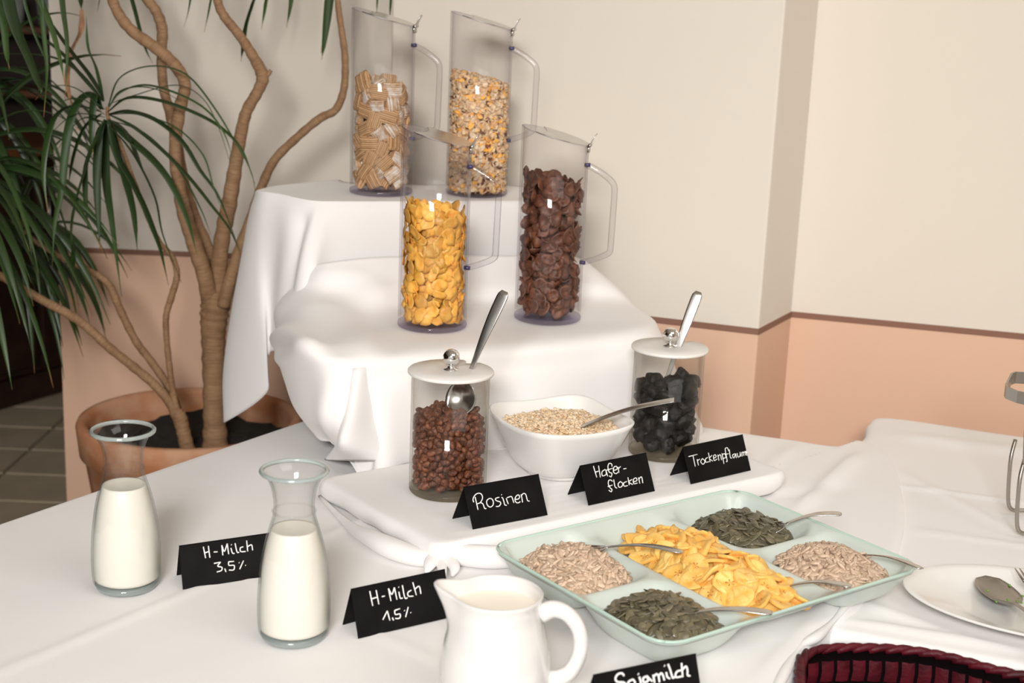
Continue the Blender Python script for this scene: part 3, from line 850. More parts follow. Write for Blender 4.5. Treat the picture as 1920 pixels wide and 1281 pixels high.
ri = thing('display_riser', 'two-step riser hidden under the white cloths behind the jars', 'stand', (0, 0, 0))
m1 = Matrix.Translation((-.16, 2.66, 0)) @ Matrix.Rotation(rz_, 4, 'Z')
g = G(); g.box((0.02, .03, T + .190), (.40, .14, .366), mat=m1); g.build('upper_step', 'dark_wood', ri, False, .004)
m2 = Matrix.Translation((-.03, 2.36, 0)) @ Matrix.Rotation(math.radians(23), 4, 'Z')
g = G(); g.box((-.01, .03, T + .094), (.50, .18, .180), mat=m2); g.build('lower_step', 'dark_wood', ri, False, .004)


# ================================================================== CEREAL JUGS
def cereal_jug(label, base, az, hl, hr, D=.1155):
    """clear jug: slanted rim (hl high at the pouring side, hr at the handle side), steel flap, square-rod handle; local +x is the handle side"""
    t = thing('cereal_jug', label, 'jug', tuple(base), az, 'clear cereal jugs')
    r = D / 2; seg = 56
    top = lambda a: (hl + hr) / 2 - (hl - hr) / 2 * math.cos(a)
    An = [2 * math.pi * k / seg for k in range(seg)]
    P = []
    for f in (0.02, .5, 1.0):
        P.append([(r * math.cos(a), r * math.sin(a), .006 + (top(a) - .006) * f) for a in An])
    ri_ = r - .003
    for f in (1.0, .5, .02):
        P.append([(ri_ * math.cos(a), ri_ * math.sin(a), .008 + (top(a) - .008) * f) for a in An])
    G().grid(P, closed_u=True).build('body', 'acrylic', t)
    G().grid([[(rr_ * math.cos(a), rr_ * math.sin(a), top(a) + dz) for a in An] for rr_, dz in ((ri_, 0), (ri_ + .0003, .0008), (r - .0003, .0008), (r, 0))], closed_u=True).build('rim', 'acrylic_edge', t)
    G().lathe([(0, .0), (r - .003, 0), (r, .002), (r + .0008, .005), (r, .008), (r - .003, .008), (0, .007)], seg).build('base', 'acrylic_edge', t)
    # clear lid disc with the steel flap over its handle side
    tilt = math.atan2(hl - hr, D); mid = (hl + hr) / 2 + .0022; L = r / math.cos(tilt)
    def onlid(x, y, dz=0): return (x, y, mid - x * math.tan(tilt) + dz)
    o = G(); pts = []
    for k in range(41):
        a = -math.radians(118) + math.radians(236) * k / 40; pts.append((r * 1.01 * math.cos(a), r * 1.01 * math.sin(a)))
    inner = [(-.004 - .016 * math.cos(b_), r * .98 * math.sin(b_) * .78) for b_ in np.linspace(1.9, -1.9, 15)]
    inner = [(-.47 * r + .20 * r * math.cos(b_ * 1.5), r * .86 * (b_ / 1.0)) for b_ in np.linspace(1, -1, 15)]
    ring = pts + inner[::1]
    vs_ = [onlid(*p) for p in ring] + [onlid(.1 * r, 0)]
    nn = len(ring); o.add(vs_, [(i, (i + 1) % nn, nn) for i in range(nn)])
    o.build('lid_flap', 'steel', t, smooth=False, solid=.0010)
    G().grid([[onlid(rr_ * math.cos(a), rr_ * math.sin(a), -.0012) for a in An] for rr_ in (.001, r * .5, r * .985)], closed_u=True).build('lid_pane', 'acrylic', t)
    # hinge: thumb lever, barrel, screw
    hx, hz = r + .002, top(0) + .002
    hg = G(); hg.tube([(hx, -.011, hz), (hx, .011, hz)], .0032, 10); hg.box((hx - .002, 0, hz - .006), (.004, .018, .012))
    hg = hg.build('hinge', 'steel', t)
    G().grid([[(hx + .001 + .004 * f + .006 * f * f, wd * (1 - .2 * f * f) * (.65 if f > .85 else 1), hz + .020 * f) for wd in (-.0085, -.003, .003, .0085)] for f in np.linspace(0, 1, 7)]).build('thumb_lever', 'steel', hg, solid=.0014)
    # handle rod
    z1, z2 = top(0) - .032, top(0) - .032 - .168
    hp = spline([(r - .001, 0, z1), (r + .020, 0, z1 - .010), (r + .040, 0, z1 - .024), (r + .0465, 0, z1 - .034), (r + .0475, 0, z1 - .048)], 4)[:-1] + [(r + .0475, 0, z1 - .05), (r + .046, 0, z2 + .034)] + spline([(r + .046, 0, z2 + .030), (r + .043, 0, z2 + .019), (r + .022, 0, z2 + .008), (r - .001, 0, z2)], 4)
    G().tube(hp, .0052, 8).build('handle', 'acrylic_rod', t)
    for z_ in (z1, z2):
        G().tube([(r - .006, 0, z_), (r + .004, 0, z_)], .0035, 10).build('screw', 'screw', t)
    return t


clear_mat('acrylic_rod', (.95, .945, .955), (.30, .27, .30), 1.6, .03)


def pack(n, rad, Rc, h0, slope, seed, iters=60, zmin=0.0, inner=None, dirx=1.0):
    """spheres relaxed inside an upright cylinder with a slanted surface"""
    rs = np.random.RandomState(seed)
    p = np.zeros((n, 3)); a = rs.rand(n) * 2 * np.pi; rr_ = (Rc - rad) * np.sqrt(rs.rand(n)); 
    if inner: rr_ = np.sqrt(inner ** 2 + rs.rand(n) * ((Rc - rad) ** 2 - inner ** 2))
    p[:, 0] = rr_ * np.cos(a); p[:, 1] = rr_ * np.sin(a)
    p[:, 2] = zmin + rad + rs.rand(n) * (h0 - slope * p[:, 0] - 2 * rad - zmin)
    for it in range(iters):
        d = p[:, None, :] - p[None, :, :]; dist = np.sqrt((d ** 2).sum(-1)) + 1e-9
        ov = np.clip(2 * rad - dist, 0, None); np.fill_diagonal(ov, 0)
        p += ((d / dist[..., None]) * ov[..., None]).sum(1) * .35
        rr_ = np.hypot(p[:, 0], p[:, 1]); lim = Rc - rad; k = np.where(rr_ > lim, lim / rr_, 1); p[:, 0] *= k; p[:, 1] *= k
        p[:, 2] = np.clip(p[:, 2], zmin + rad, h0 - slope * p[:, 0] - rad + rad * .6 * np.sin(p[:, 0] * 130 + p[:, 1] * 90 + seed))
    return p


def flake_mesh(name, mat, r, thick, curl, seed, n=11, rough=.12):
    rs = random.Random(seed); G_ = G(); ph = rs.uniform(0, 6)
    radii = [1 + rough * math.sin(2 * a_ + ph) + rs.uniform(-rough, rough) * .7 for a_ in np.linspace(0, 2 * math.pi, n + 1)[:-1]]
    rings = (0, .55, 1.0)
    def surf_(s, k):
        a = 2 * math.pi * k / n; x = r * s * radii[k] * math.cos(a); y = r * s * radii[k] * math.sin(a) * .86
        z = curl * r * (s * s) * (1 + .5 * math.sin(2 * a + ph)) + .06 * r * math.sin(3 * a + ph) * s
        return x, y, z
    vs_ = []; fs = []
    for side in (1, -1):
        o = len(vs_)
        vs_.append((0, 0, side * thick / 2))
        for s in rings[1:]:
            for k in range(n):
                x, y, z = surf_(s, k); vs_.append((x, y, z + side * thick / 2 * (1 if s < 1 else .5)))
        for k in range(n):
            q_ = (k + 1) % n
            fs.append((o, o + 1 + k, o + 1 + q_) if side > 0 else (o, o + 1 + q_, o + 1 + k))
            fs.append((o + 1 + k, o + 1 + n + k, o + 1 + n + q_, o + 1 + q_) if side > 0 else (o + 1 + q_, o + 1 + n + q_, o + 1 + n + k, o + 1 + k))
    h = 1 + 2 * n
    for k in range(n):
        q_ = (k + 1) % n; fs.append((1 + n + k, h + 1 + n + k, h + 1 + n + q_, 1 + n + q_))
    G_.add(vs_, fs); me = G_.mesh(name, mat)
    for p_ in me.polygons[-n:]: p_.use_smooth = False
    return me


def blob_mesh(name, mat, rx, ry, rz, rough, seed, nu=10, nv=7, pinch=0.0, ridge=0):
    rs = random.Random(seed); P = []; ph = [rs.uniform(0, 6) for _ in range(6)]
    for j in range(nv):
        th = math.pi * (j + .02) / (nv - 1) if j < nv - 1 else math.pi * .995
        row = []
        for i in range(nu):
            a = 2 * math.pi * i / nu
            k = 1 + rough * (math.sin(3 * a + ph[0] + 2 * th) + math.sin(5 * th + ph[1] + a) + .7 * math.sin(4 * a + ph[2] - 3 * th)) * .5 + rs.uniform(-rough, rough) * .4
            s = math.sin(th) ** (1 - pinch)
            row.append((-rx * math.cos(th) * (1 + .0 * k), ry * s * math.cos(a) * k, rz * s * math.sin(a) * k))
        P.append(row)
    return G().grid(P, closed_u=True).mesh(name, mat)


def pillow_mesh(seed, mats):
    """shredded wheat pillow: ridged strands, open pinched ends; the top dusted with sugar"""
    rs = random.Random(seed); n = 26; m = 9; P = []
    lx, ly, lz = .0155, .0130, .0080
    for i in range(m):
        t = -1 + 2 * i / (m - 1); row = []
        k = 1 - .35 * abs(t) ** 5
        for j in range(n):
            a = 2 * math.pi * j / n; ca_, sa_ = math.cos(a), math.sin(a)
            y = ly * math.copysign(abs(ca_) ** .6, ca_) * (1 - .05 * t * t); z = lz * math.copysign(abs(sa_) ** .8, sa_) * k
            b_ = 1 + (.075 if j % 2 else -.075) + rs.uniform(-.03, .03)
            row.append((lx * t + rs.uniform(-.0006, .0006), y * b_, z * b_))
        P.append(row)
    g_ = G(); g_.grid(P, closed_u=True)
    g_.f.append(tuple(range(n - 1, -1, -1))); g_.mi.append(0); g_.f.append(tuple(range((m - 1) * n, m * n))); g_.mi.append(0)
    me = g_.mesh('wheat_pillow', mats, False)
    if len(mats) > 1:
        for p_ in me.polygons:
            c_ = p_.center
            if abs(c_.z) > .0015 and abs(c_.x) < .0155: p_.material_index = 1
    return me


CAMV = Vector((0, 0, CAMZ))


def inside(me, mt, p, rmax=.0540):
    """slides a piece towards the axis until none of it pierces the clear wall; keeps it off the bottom"""
    co = np.array([(mt @ v.co)[:] for v in me.vertices]); q_ = np.array(p, float)
    for _ in range(3):
        w_ = co + q_; rr_ = np.hypot(w_[:, 0], w_[:, 1]); k = int(rr_.argmax())
        if rr_[k] > rmax: q_[:2] -= w_[k, :2] / rr_[k] * (rr_[k] - rmax)
    lo = (co[:, 2] + q_[2]).min()
    if lo < .0095: q_[2] += .0095 - lo
    return q_


def place(meshes, pts, world, rotf, name, label, cat, group, cap=300, stuff_label=None, stuff_cat=None, scl=(.85, 1.15), topz=None):
    """the pieces that show largest become things of their own, the rest one stuff object"""
    W = [Vector(p) + Vector(world) for p in pts]
    idx = list(range(len(W)))
    idx.sort(key=lambda i: -score(pts[i], topz))
    rest = G()
    mats_rest = None
    for r_, i in enumerate(idx):
        me = meshes[R.randrange(len(meshes))]; mt = rotf(pts[i]) @ Matrix.Scale(R.uniform(*scl), 4)
        W[i] = Vector(inside(me, mt, pts[i])) + Vector(world)
        if r_ < cap:
            o = bpy.data.objects.new(name, me); COL.objects.link(o)
            o.matrix_world = Matrix.Translation(W[i]) @ mt
            tag(o, label, cat, group)
        else:
            mt = Matrix.Translation(W[i]) @ mt
            rest.add([mt @ v.co for v in me.vertices], [tuple(p.vertices) for p in me.polygons])
            mats_rest = me.materials[0].name
    if rest.v:
        o = rest.build(name + '_fill', mats_rest); tag(o, stuff_label or ('deeper mass of ' + label), stuff_cat or cat, kind='stuff')


def score(p, topz):
    s = -p[1] + .25 * p[0] * 0
    if topz is not None: s = max(s, .04 if p[2] > topz - .02 else s)
    return s


def rot_wall(tang=.6):
    def f(p):
        rr_ = math.hypot(p[0], p[1])
        if rr_ > .0365 or (rr_ > .030 and R.random() < tang):
            n_ = Vector((p[0], p[1], 0)).normalized() * R.choice((1, 1, -1)) + Vector((R.uniform(-1, 1), R.uniform(-1, 1), R.uniform(-.8, .8))) * ((.20 if rr_ > .044 else .45) if R.random() < .85 else .55)
        else:
            n_ = Vector((R.gauss(0, 1), R.gauss(0, 1), R.gauss(0, 1) + .6))
        return rot_to(n_, R.uniform(0, 6.28))
    return f


def rot_any(p):
    return rot_to((R.gauss(0, 1), R.gauss(0, 1), R.gauss(0, 1) + .2), R.uniform(0, 6.28))


jug_corn = atz(810, 611, Z2 + .003); jug_choc = atz(1026, 597, Z2 + .003); jug_wheat = atz(714, 361, Z1 + .003); jug_mues = atz(893, 363, Z1 + .003)
haz = math.radians(-8)
cereal_jug('clear slanted jug half full of golden cornflakes on the lower step', jug_corn, haz, .333, .303)
cereal_jug('clear slanted jug of dark chocolate flakes on the lower step', jug_choc, haz, .333, .303)
cereal_jug('clear slanted jug of sugared wheat pillows on the top step', jug_wheat, haz, .333, .303)
cereal_jug('clear slanted jug of fruit and oat muesli on the top step', jug_mues, haz, .333, .303)

RI = .0540
cfm = [flake_mesh('corn_flake', 'corn', .0130, .0009, c_, s_, rough=.24) for s_, c_ in enumerate((.10, .25, -.12, .32, .18, .40))]
pts = pack(520, .0074, RI + .0020, .205, .20, 1, zmin=.008)
place(cfm, pts, jug_corn, rot_wall(.65), 'corn_flake', 'golden yellow corn flake inside the clear jug on the lower step', 'cereal', 'corn flakes in the jug', 300, 'golden corn flakes packed deeper inside the jug', topz=.19)
chm = [flake_mesh('chocolate_flake', 'choco', .0135, .0022, c_, 20 + s_, rough=.10) for s_, c_ in enumerate((.45, .55, .35, .6))]
pts = pack(420, .0082, RI + .0005, .250, .20, 2, zmin=.008)
place(chm, pts, jug_choc, rot_wall(.45), 'chocolate_flake', 'dark brown chocolate flake inside the clear jug on the lower step', 'cereal', 'chocolate flakes in the jug', 300, 'chocolate flakes packed deeper inside the jug', topz=.235)
wm = [pillow_mesh(1, ['wheat']), pillow_mesh(2, ['wheat']), pillow_mesh(3, ['wheat', 'sugar']), pillow_mesh(4, ['wheat', 'sugar'])]
pts = pack(118, .0132, RI, .205, .22, 3, zmin=.006)


def place_simple(meshes, pts, world, rotf, name, label, cat, group, scl=(.9, 1.12)):
    for p in pts:
        me = meshes[R.randrange(len(meshes))]; mt = rotf(p) @ Matrix.Scale(R.uniform(*scl), 4)
        o = bpy.data.objects.new(name, me); COL.objects.link(o)
        o.matrix_world = Matrix.Translation(Vector(inside(me, mt, p)) + Vector(world)) @ mt
        tag(o, label, cat, group)


place_simple(wm, pts, jug_wheat, rot_wall(.55), 'wheat_pillow', 'shredded wheat pillow inside the clear jug on the top step', 'cereal', 'wheat pillows in the jug')

# muesli: nobody could count it
g = G(); rs = random.Random(5)
mm = [flake_mesh('m', 'oat', .0055, .0011, c_, 40 + i, n=7) for i, c_ in enumerate((.2, .4, .3))]
g.lathe([(0, .010), (RI - .008, .010), (RI - .008, .19)], 24, mi=0)
def mz(x): return .215 - .24 * x
def mput(x, y, z, nrm):
    me = mm[rs.randrange(3)]; c_ = rs.random(); mi_ = 0 if c_ < .60 else 1 if c_ < .80 else 2 if c_ < .92 else 3
    s_ = rs.uniform(.7, 1.3) * (1.1 if mi_ > 1 else 1)
    mt = Matrix.Translation((x, y, z)) @ rot_to(nrm, rs.uniform(0, 6.3)) @ Matrix.Scale(s_, 4)
    g.add([mt @ v.co for v in me.vertices], [tuple(p.vertices) for p in me.polygons], mi_)
for k in range(3300):
    a = rs.uniform(0, 2 * math.pi); rr_ = RI - .003 - rs.random() * .006; x = rr_ * math.cos(a); z = .008 + rs.random() * (mz(x) - .010)
    mput(x, rr_ * math.sin(a), z, (math.cos(a) + rs.gauss(0, .7), math.sin(a) + rs.gauss(0, .7), rs.gauss(0, .8)))
for k in range(700):
    a = rs.uniform(0, 2 * math.pi); rr_ = (RI - .004) * math.sqrt(rs.random()); x = rr_ * math.cos(a)
    mput(x, rr_ * math.sin(a), mz(x) - rs.random() * .008, (rs.gauss(0, .6), rs.gauss(0, .6), 1))
ti = len(g.v); g.add([(RI * .97 * math.cos(a), RI * .97 * math.sin(a), mz(RI * .97 * math.cos(a)) - .012) for a in np.linspace(0, 6.283, 25)[:-1]], [tuple(range(24))], 0)
o = g.build('muesli', ['oat', 'oat_pale', 'muesli_fruit', 'muesli_dark'] if False else ['oat', 'oat_pale', 'corn', 'choco'], loc=jug_mues)
tag(o, 'fruit and oat muesli heaped inside the clear jug on the top step', 'muesli', kind='stuff')


# ================================================================== LIDDED JARS
def lid_jar(label, base, h, R_=.0570, notch_az=1.0, RL=.0625):
    t = thing('lidded_jar', label, 'jar', tuple(base), 0, 'lidded acrylic jars')
    G().lathe([(R_, .004), (R_, h), (R_ - .003, h), (R_ - .003, .008)], 56).build('body', 'jar_clear', t)
    G().lathe([(0, 0), (R_ - .002, 0), (R_, .003), (R_, .007), (R_ - .003, .009), (0, .009)], 56).build('base', 'jar_base', t)
    n = 72; ring = []
    for k in range(n):
        a = 2 * math.pi * k / n; d = abs((a - notch_az + math.pi) % (2 * math.pi) - math.pi)
        ring.append(RL - .016 * (1 - sstep(.10, .16, d)))
    P = []
    for s, z in ((.02, 0), (.5, 0), (.985, 0), (1, .0012), (1, .0040), (.985, .0052), (.5, .0052), (.02, .0052)):
        P.append([(ring[k] * s * math.cos(2 * math.pi * k / n), ring[k] * s * math.sin(2 * math.pi * k / n), h + z) for k in range(n)])
    lid = G().grid(P, closed_u=True).build('lid', 'frost', t)
    kz = h + .0052
    kp = [(0, 0), (.011, 0), (.011, .0015), (.0055, .003), (.0045, .0065)] + [(.0125 * math.sin(a), .0185 - .0125 * math.cos(a)) for a in np.linspace(.38, math.pi, 16)]
    G().lathe([(r_, z + kz) for r_, z in kp], 32).build('knob', 'chrome', lid)
    return t


clear_mat('jar_base', (.82, .79, .72), (.62, .58, .50), 1.0, .05)
BZ = BT + .001
j1 = atz(839, 918, BZ); j2 = atz(1243, 848, BZ)
zt1 = aty(849, 700, j1.y).z - j1.z; zt2 = aty(1246, 655, j2.y).z - j2.z
lid_jar('lidded clear jar of brown raisins with chrome ball knob', j1, zt1, notch_az=math.radians(62))
lid_jar('lidded clear jar of black prunes with chrome ball knob', j2, zt2, notch_az=math.radians(55), R_=.0565, RL=.0615)
rm = [blob_mesh('raisin', 'raisin', .0078, .0054, .0050, .16, s_, 9, 7) for s_ in range(5)]
pts = pack(820, .0052, .0535, .122, -.03, 6, 26, zmin=.009)
pts = np.array([p for p in pts if math.hypot(p[0], p[1]) > .030 or p[2] > .098])
place(rm, pts, j1, rot_any, 'raisin', 'wrinkled brown raisin inside the clear lidded jar', 'raisin', 'raisins in the jar', 300, 'brown raisins packed deeper inside the jar', topz=.118)
G().lathe([(0, .012), (.036, .012), (.036, .102), (0, .104)], 20).build('raisin_core', 'raisin', bpy.data.objects['raisin_fill'], loc=j1)
pm = [blob_mesh('prune', 'prune', .0175, .0140, .0105, .34, 60 + s_, 14, 10) for s_ in range(4)]
pts = pack(62, .0125, .0530, .128, .0, 8, zmin=.009)
place_simple(pm, pts, j2, rot_any, 'prune', 'wrinkled black dried plum inside the clear lidded jar', 'prune', 'prunes in the jar')
for (a, b_, dz) in ((1276, 738, -.04), (1213, 742, -.02)):
    q_ = aty(a, b_, j2.y - .005); o = bpy.data.objects.new('prune', pm[1]); COL.objects.link(o); o.matrix_world = Matrix.Translation(q_) @ rot_to((1, .3, .1), 1.2)
    tag(o, 'wrinkled black dried plum inside the clear lidded jar', 'prune', 'prunes in the jar')


# ================================================================== SPOONS
def spoon(label, E, B, up_=(0, 0, 1), bw=.019, hw=.0075, group='serving spoons', sag=.004, bl=.30, name='spoon', flat_end=False, mat='steel'):
    """E handle end, B tip of the bowl"""
    E = Vector(E); B = Vector(B); ax = (B - E); L = ax.length; ax.normalize()
    upv = Vector(up_); upv = (upv - ax * upv.dot(ax)).normalized(); sd = ax.cross(upv).normalized()
    P = []; n = 34
    for i in range(n + 1):
        t = i / n; s = t * L
        if t < 1 - bl:
            k = t / (1 - bl)
            if flat_end: wd = hw * (1 - .22 * k)
            else: wd = hw * (.55 + .45 * math.sqrt(max(0, 1 - (1 - min(1, t / .06)) ** 2))) * (1 - .62 * sstep(.15, .95, k))
            dep = -.0006 * (1 - k); crv = .006 * math.sin(k * math.pi) * 1.0
        else:
            k = (t - (1 - bl)) / bl
            wd = max(hw * .38 * (1 - sstep(0, .15, k)), bw * math.sqrt(max(0, 1 - ((k - .54) / .50) ** 2))) if k > .05 else hw * .38
            wd = max(wd, .0006) if k < 1 else .0008
            dep = bw * .42 * math.sin(math.pi * min(1, max(0, k))) ** .7; crv = -.004 * math.sin(math.pi * k * .9)
        row = []
        for j in range(9):
            v = -1 + 2 * j / 8
            row.append(E + ax * s + sd * (wd * v) + upv * (crv - dep * (1 - v * v)))
        P.append(row)
    o = G().grid(P).build(name, mat, solid=.0013)
    tag(o, label, 'spoon', group)
    return o


b1 = j1 + Vector((0, 0, .1))
spoon('steel spoon standing in the raisin jar', aty(947, 546, j1.y + .02), aty(850, 776, j1.y + .005), (-.35, -1, .25), bw=.0235, hw=.0085, bl=.27)
spoon('steel spoon standing in the prune jar', aty(1310, 547, j2.y + .02), aty(1225, 780, j2.y - .01), (-.25, -1, .3), bw=.016, hw=.0085, bl=.27)

# ================================================================== PORCELAIN BOWL OF OATS
bc = atz(1047, 882, BZ); bw_t = thing('serving_bowl', 'square white porcelain bowl of rolled oats between the two jars', 'bowl', tuple(bc), math.radians(28)); bw_t.scale = (1.03, 1.05, 1)


def sq(a, n): return (abs(math.cos(a)) ** n + abs(math.sin(a)) ** n) ** (-1 / n)


def bowl_pt(a, s, ins=0.0):
    """s 0 foot .. 1 rim"""
    corner = (sq(a, 4) - 1) / (2 ** .25 * 2 ** .25 - 1 + .2)
    r_ = (.050 + (.0925 - .050) * (s ** .62)) - ins
    k = 1 + (sq(a, 4.2) - 1) * (.25 + .75 * s)
    z = .006 + (.080 + .014 * max(0, corner)) * (s ** 1.25)
    return (r_ * k * math.cos(a), r_ * k * math.sin(a), z)


An = np.linspace(0, 2 * math.pi, 73)[:-1]
Sx = np.linspace(0, 1, 14)
P = [[(.040 * math.cos(a), .040 * math.sin(a), .0) for a in An], [(.049 * math.cos(a), .049 * math.sin(a), .0) for a in An], [(.050 * math.cos(a), .050 * math.sin(a), .004) for a in An]]
P += [[bowl_pt(a, s) for a in An] for s in Sx]
P += [[tuple(np.array(bowl_pt(a, 1, .0018)) + (0, 0, .0018)) for a in An]]
P += [[tuple(np.array(bowl_pt(a, s, .004)) + (0, 0, .003 * (1 - s))) for a in An] for s in Sx[::-1]]
P += [[(.002 * math.cos(a), .002 * math.sin(a), .009) for a in An]]
P = [[(.002 * math.cos(a), .002 * math.sin(a), .001) for a in An]] + P
G().grid(P, closed_u=True).build('bowl', 'porcelain', bw_t)
# oats
g = G(); rs = random.Random(9); om = [flake_mesh('m', 'oat_pale', .0036, .0007, c_, 80 + i, n=6) for i, c_ in enumerate((.2, .4, .3))]
def osq(a): return 1 + (sq(a, 4.2) - 1) * .78


def oz(x, y):
    d = math.hypot(x - .003, y); return .069 + .019 * math.exp(-(d / .055) ** 2) + .002 * math.sin(x * 90) * math.cos(y * 70)
g.grid([[(r_ * osq(a) * math.cos(a), r_ * osq(a) * math.sin(a), oz(r_ * math.cos(a), r_ * math.sin(a)) - .003) for a in np.linspace(0, 2 * math.pi, 41)[:-1]] for r_ in np.linspace(.001, .0815, 10)], closed_u=True)
for k in range(3600):
    a = rs.uniform(0, 2 * math.pi); r_ = .081 * math.sqrt(rs.random()); x = r_ * osq(a) * math.cos(a); y = r_ * osq(a) * math.sin(a)
    mt = Matrix.Translation((x, y, oz(x, y) + rs.uniform(-.003, .0015))) @ rot_to((rs.gauss(0, .5), rs.gauss(0, .5), 1), rs.uniform(0, 6)) @ Matrix.Scale(rs.uniform(.6, 1.35), 4)
    me = om[rs.randrange(3)]; g.add([mt @ v.co for v in me.vertices], [tuple(p.vertices) for p in me.polygons], 0 if rs.random() < .8 else 1)
o = g.build('rolled_oats', ['oat_pale', 'oat'], loc=tuple(bc)); o.rotation_euler = (0, 0, math.radians(28))
tag(o, 'pale rolled oats heaped in the square white bowl', 'oats', kind='stuff')
spoon('steel spoon with a flat squared handle resting in the oat bowl', aty(1264, 750, 2.04), atz(1015, 822, BZ + .056), (.25, -.25, 1), hw=.0068, bw=.015, flat_end=True, bl=.30)


# ================================================================== CARDS
def sz(p, s=1): return p


def tent_card(label, BL, BR, BF, TL, z, corners, strokes, sw):
    a = atz(*BL, z); b_ = atz(*BR, z); f_ = atz(*BF, z)
    mid = (a + f_) / 2; zt = aty(*TL, mid.y).z; ridge0 = Vector((mid.x, mid.y, zt))
    wv = b_ - a; U = wv.normalized(); back_ = f_ + wv
    t = thing('tent_card', label, 'sign', tuple(a), math.atan2(U.y, U.x), 'black chalk tent cards')
    inv = t.matrix_basis.inverted() if False else (Matrix.Translation(a) @ Matrix.Rotation(math.atan2(U.y, U.x), 4, 'Z')).inverted()
    nf = (wv.cross(ridge0 - a)).normalized()
    if nf.y > 0: nf = -nf
    g_ = G(); th = .0012
    r1 = ridge0 + wv
    fr = [a, b_, r1, ridge0]; g_.add([inv @ p for p in fr] + [inv @ (p - nf * th) for p in fr], [(0, 1, 2, 3), (7, 6, 5, 4), (0, 4, 5, 1), (1, 5, 6, 2), (2, 6, 7, 3), (3, 7, 4, 0)])
    g_.build('front_panel', 'card', t, False)
    nb = (wv.cross(ridge0 - f_)).normalized(); nb = nb if nb.y > 0 else -nb
    g_ = G(); bk_ = [f_, back_, r1, ridge0]; g_.add([inv @ p for p in bk_] + [inv @ (p - nb * th) for p in bk_], [(0, 1, 2, 3), (7, 6, 5, 4), (0, 4, 5, 1), (1, 5, 6, 2), (2, 6, 7, 3), (3, 7, 4, 0)])
    g_.build('back_panel', 'card', t, False)
    # chalk strokes: ribbons standing just proud of the front panel
    TLc, TRc, BLc, BRc = [np.array(c, float) for c in corners]
    g_ = G()
    def uv(p):
        p = np.array(p, float); u, v = .5, .5
        for _ in range(8):
            q_ = (1 - v) * ((1 - u) * BLc + u * BRc) + v * ((1 - u) * TLc + u * TRc)
            du = (1 - v) * (BRc - BLc) + v * (TRc - TLc); dv = (1 - u) * (TLc - BLc) + u * (TRc - BRc)
            s_ = np.linalg.solve(np.array([du, dv]).T, p - q_); u += s_[0]; v += s_[1]
        return u, v
    up2 = ridge0 - a
    for st in strokes:
        if len(st) == 1: st = [(st[0][0] - 3, st[0][1] - 2), (st[0][0] + 3, st[0][1] + 2)]; k_ = 1.15
        else: k_ = 1
        S = spline(st, 4) if len(st) > 2 else [np.array(s_, float) for s_ in st]
        W = [];
        for p in S:
            u, v = uv(p); W.append(inv @ (a + wv * min(u, .995) + up2 * v + nf * .0004))
        g_.tube(W, sw * k_, 6, flat=1.0)
    g_.build('lettering', 'chalk', t)
    return t


C35 = [[(370, 285), (400, 430)], [(430, 275), (450, 425)], [(385, 365), (440, 345)], [(495, 352), (540, 350)], [(590, 265), (605, 395)], [(590, 265), (622, 345), (655, 245)], [(655, 245), (675, 380)],
       [(700, 300), (720, 365), (745, 370)], [(705, 260)], [(750, 240), (775, 350), (800, 355)], [(850, 285), (815, 300), (820, 345), (880, 345)], [(890, 205), (905, 345)], [(900, 285), (950, 260), (965, 330)],
       [(500, 497), (580, 480)], [(580, 480), (545, 530), (595, 545), (590, 585), (535, 605)], [(630, 560), (645, 605)], [(740, 470), (675, 475)], [(675, 475), (680, 520), (740, 520), (745, 560), (730, 580), (680, 580)], [(855, 460), (810, 570)], [(802, 487)], [(880, 520)]]
tent_card('black card chalked H-Milch 3,5%, between the two milk carafes', (343, 1106), (516, 1079), (331, 1078), (334, 1023), T + .001, [(85, 270), (1188, 100), (140, 825), (1247, 645)], C35, .00085)
C15 = [[(465, 470), (520, 695)], [(560, 455), (610, 670)], [(495, 590), (590, 560)], [(650, 555), (695, 545)], [(745, 430), (790, 620)], [(745, 430), (800, 520), (835, 415)], [(835, 415), (880, 600)], [(905, 480), (930, 575), (965, 575)], [(900, 410)],
       [(955, 380), (1000, 570), (1040, 570)], [(1095, 455), (1045, 490), (1055, 545), (1130, 545)], [(1115, 335), (1175, 530)], [(1150, 440), (1215, 395), (1245, 510)], [(680, 905), (740, 770)], [(740, 770), (785, 915)], [(820, 870), (840, 915)],
       [(930, 735), (850, 765)], [(850, 765), (865, 825), (930, 815), (940, 860), (915, 885), (865, 885)], [(1055, 710), (1020, 865)], [(1000, 765)], [(1095, 795)]]
tent_card('black card chalked H-Milch 1,5%, in front of the right-hand milk carafe', (672, 1198), (848, 1157), (642, 1171), (653, 1104), T + .001, [(185, 435), (1615, 125), (335, 1190), (1740, 855)], C15, .00085)
CRO = [[(440, 665), (425, 620), (445, 560), (490, 515), (545, 510), (580, 550), (580, 610), (545, 670), (500, 690)], [(460, 570), (480, 660), (510, 795)], [(545, 670), (590, 690), (620, 770), (645, 770)], [(700, 595), (660, 630), (655, 680), (680, 730), (720, 745), (760, 710), (765, 650), (740, 605), (700, 595)],
       [(865, 575), (815, 590), (800, 615), (830, 640), (880, 655), (890, 690), (860, 730), (810, 735)], [(905, 575), (925, 590), (945, 650), (960, 705), (990, 715)], [(905, 530)], [(985, 590), (1000, 640), (1020, 690)], [(1000, 580), (1070, 560), (1090, 590), (1115, 670)],
       [(1135, 610), (1195, 600), (1215, 560), (1190, 530), (1150, 560), (1135, 620), (1160, 665), (1200, 665), (1225, 645)], [(1240, 520), (1255, 590), (1265, 660)], [(1245, 545), (1280, 505), (1320, 520), (1340, 590), (1355, 630), (1385, 635)]]
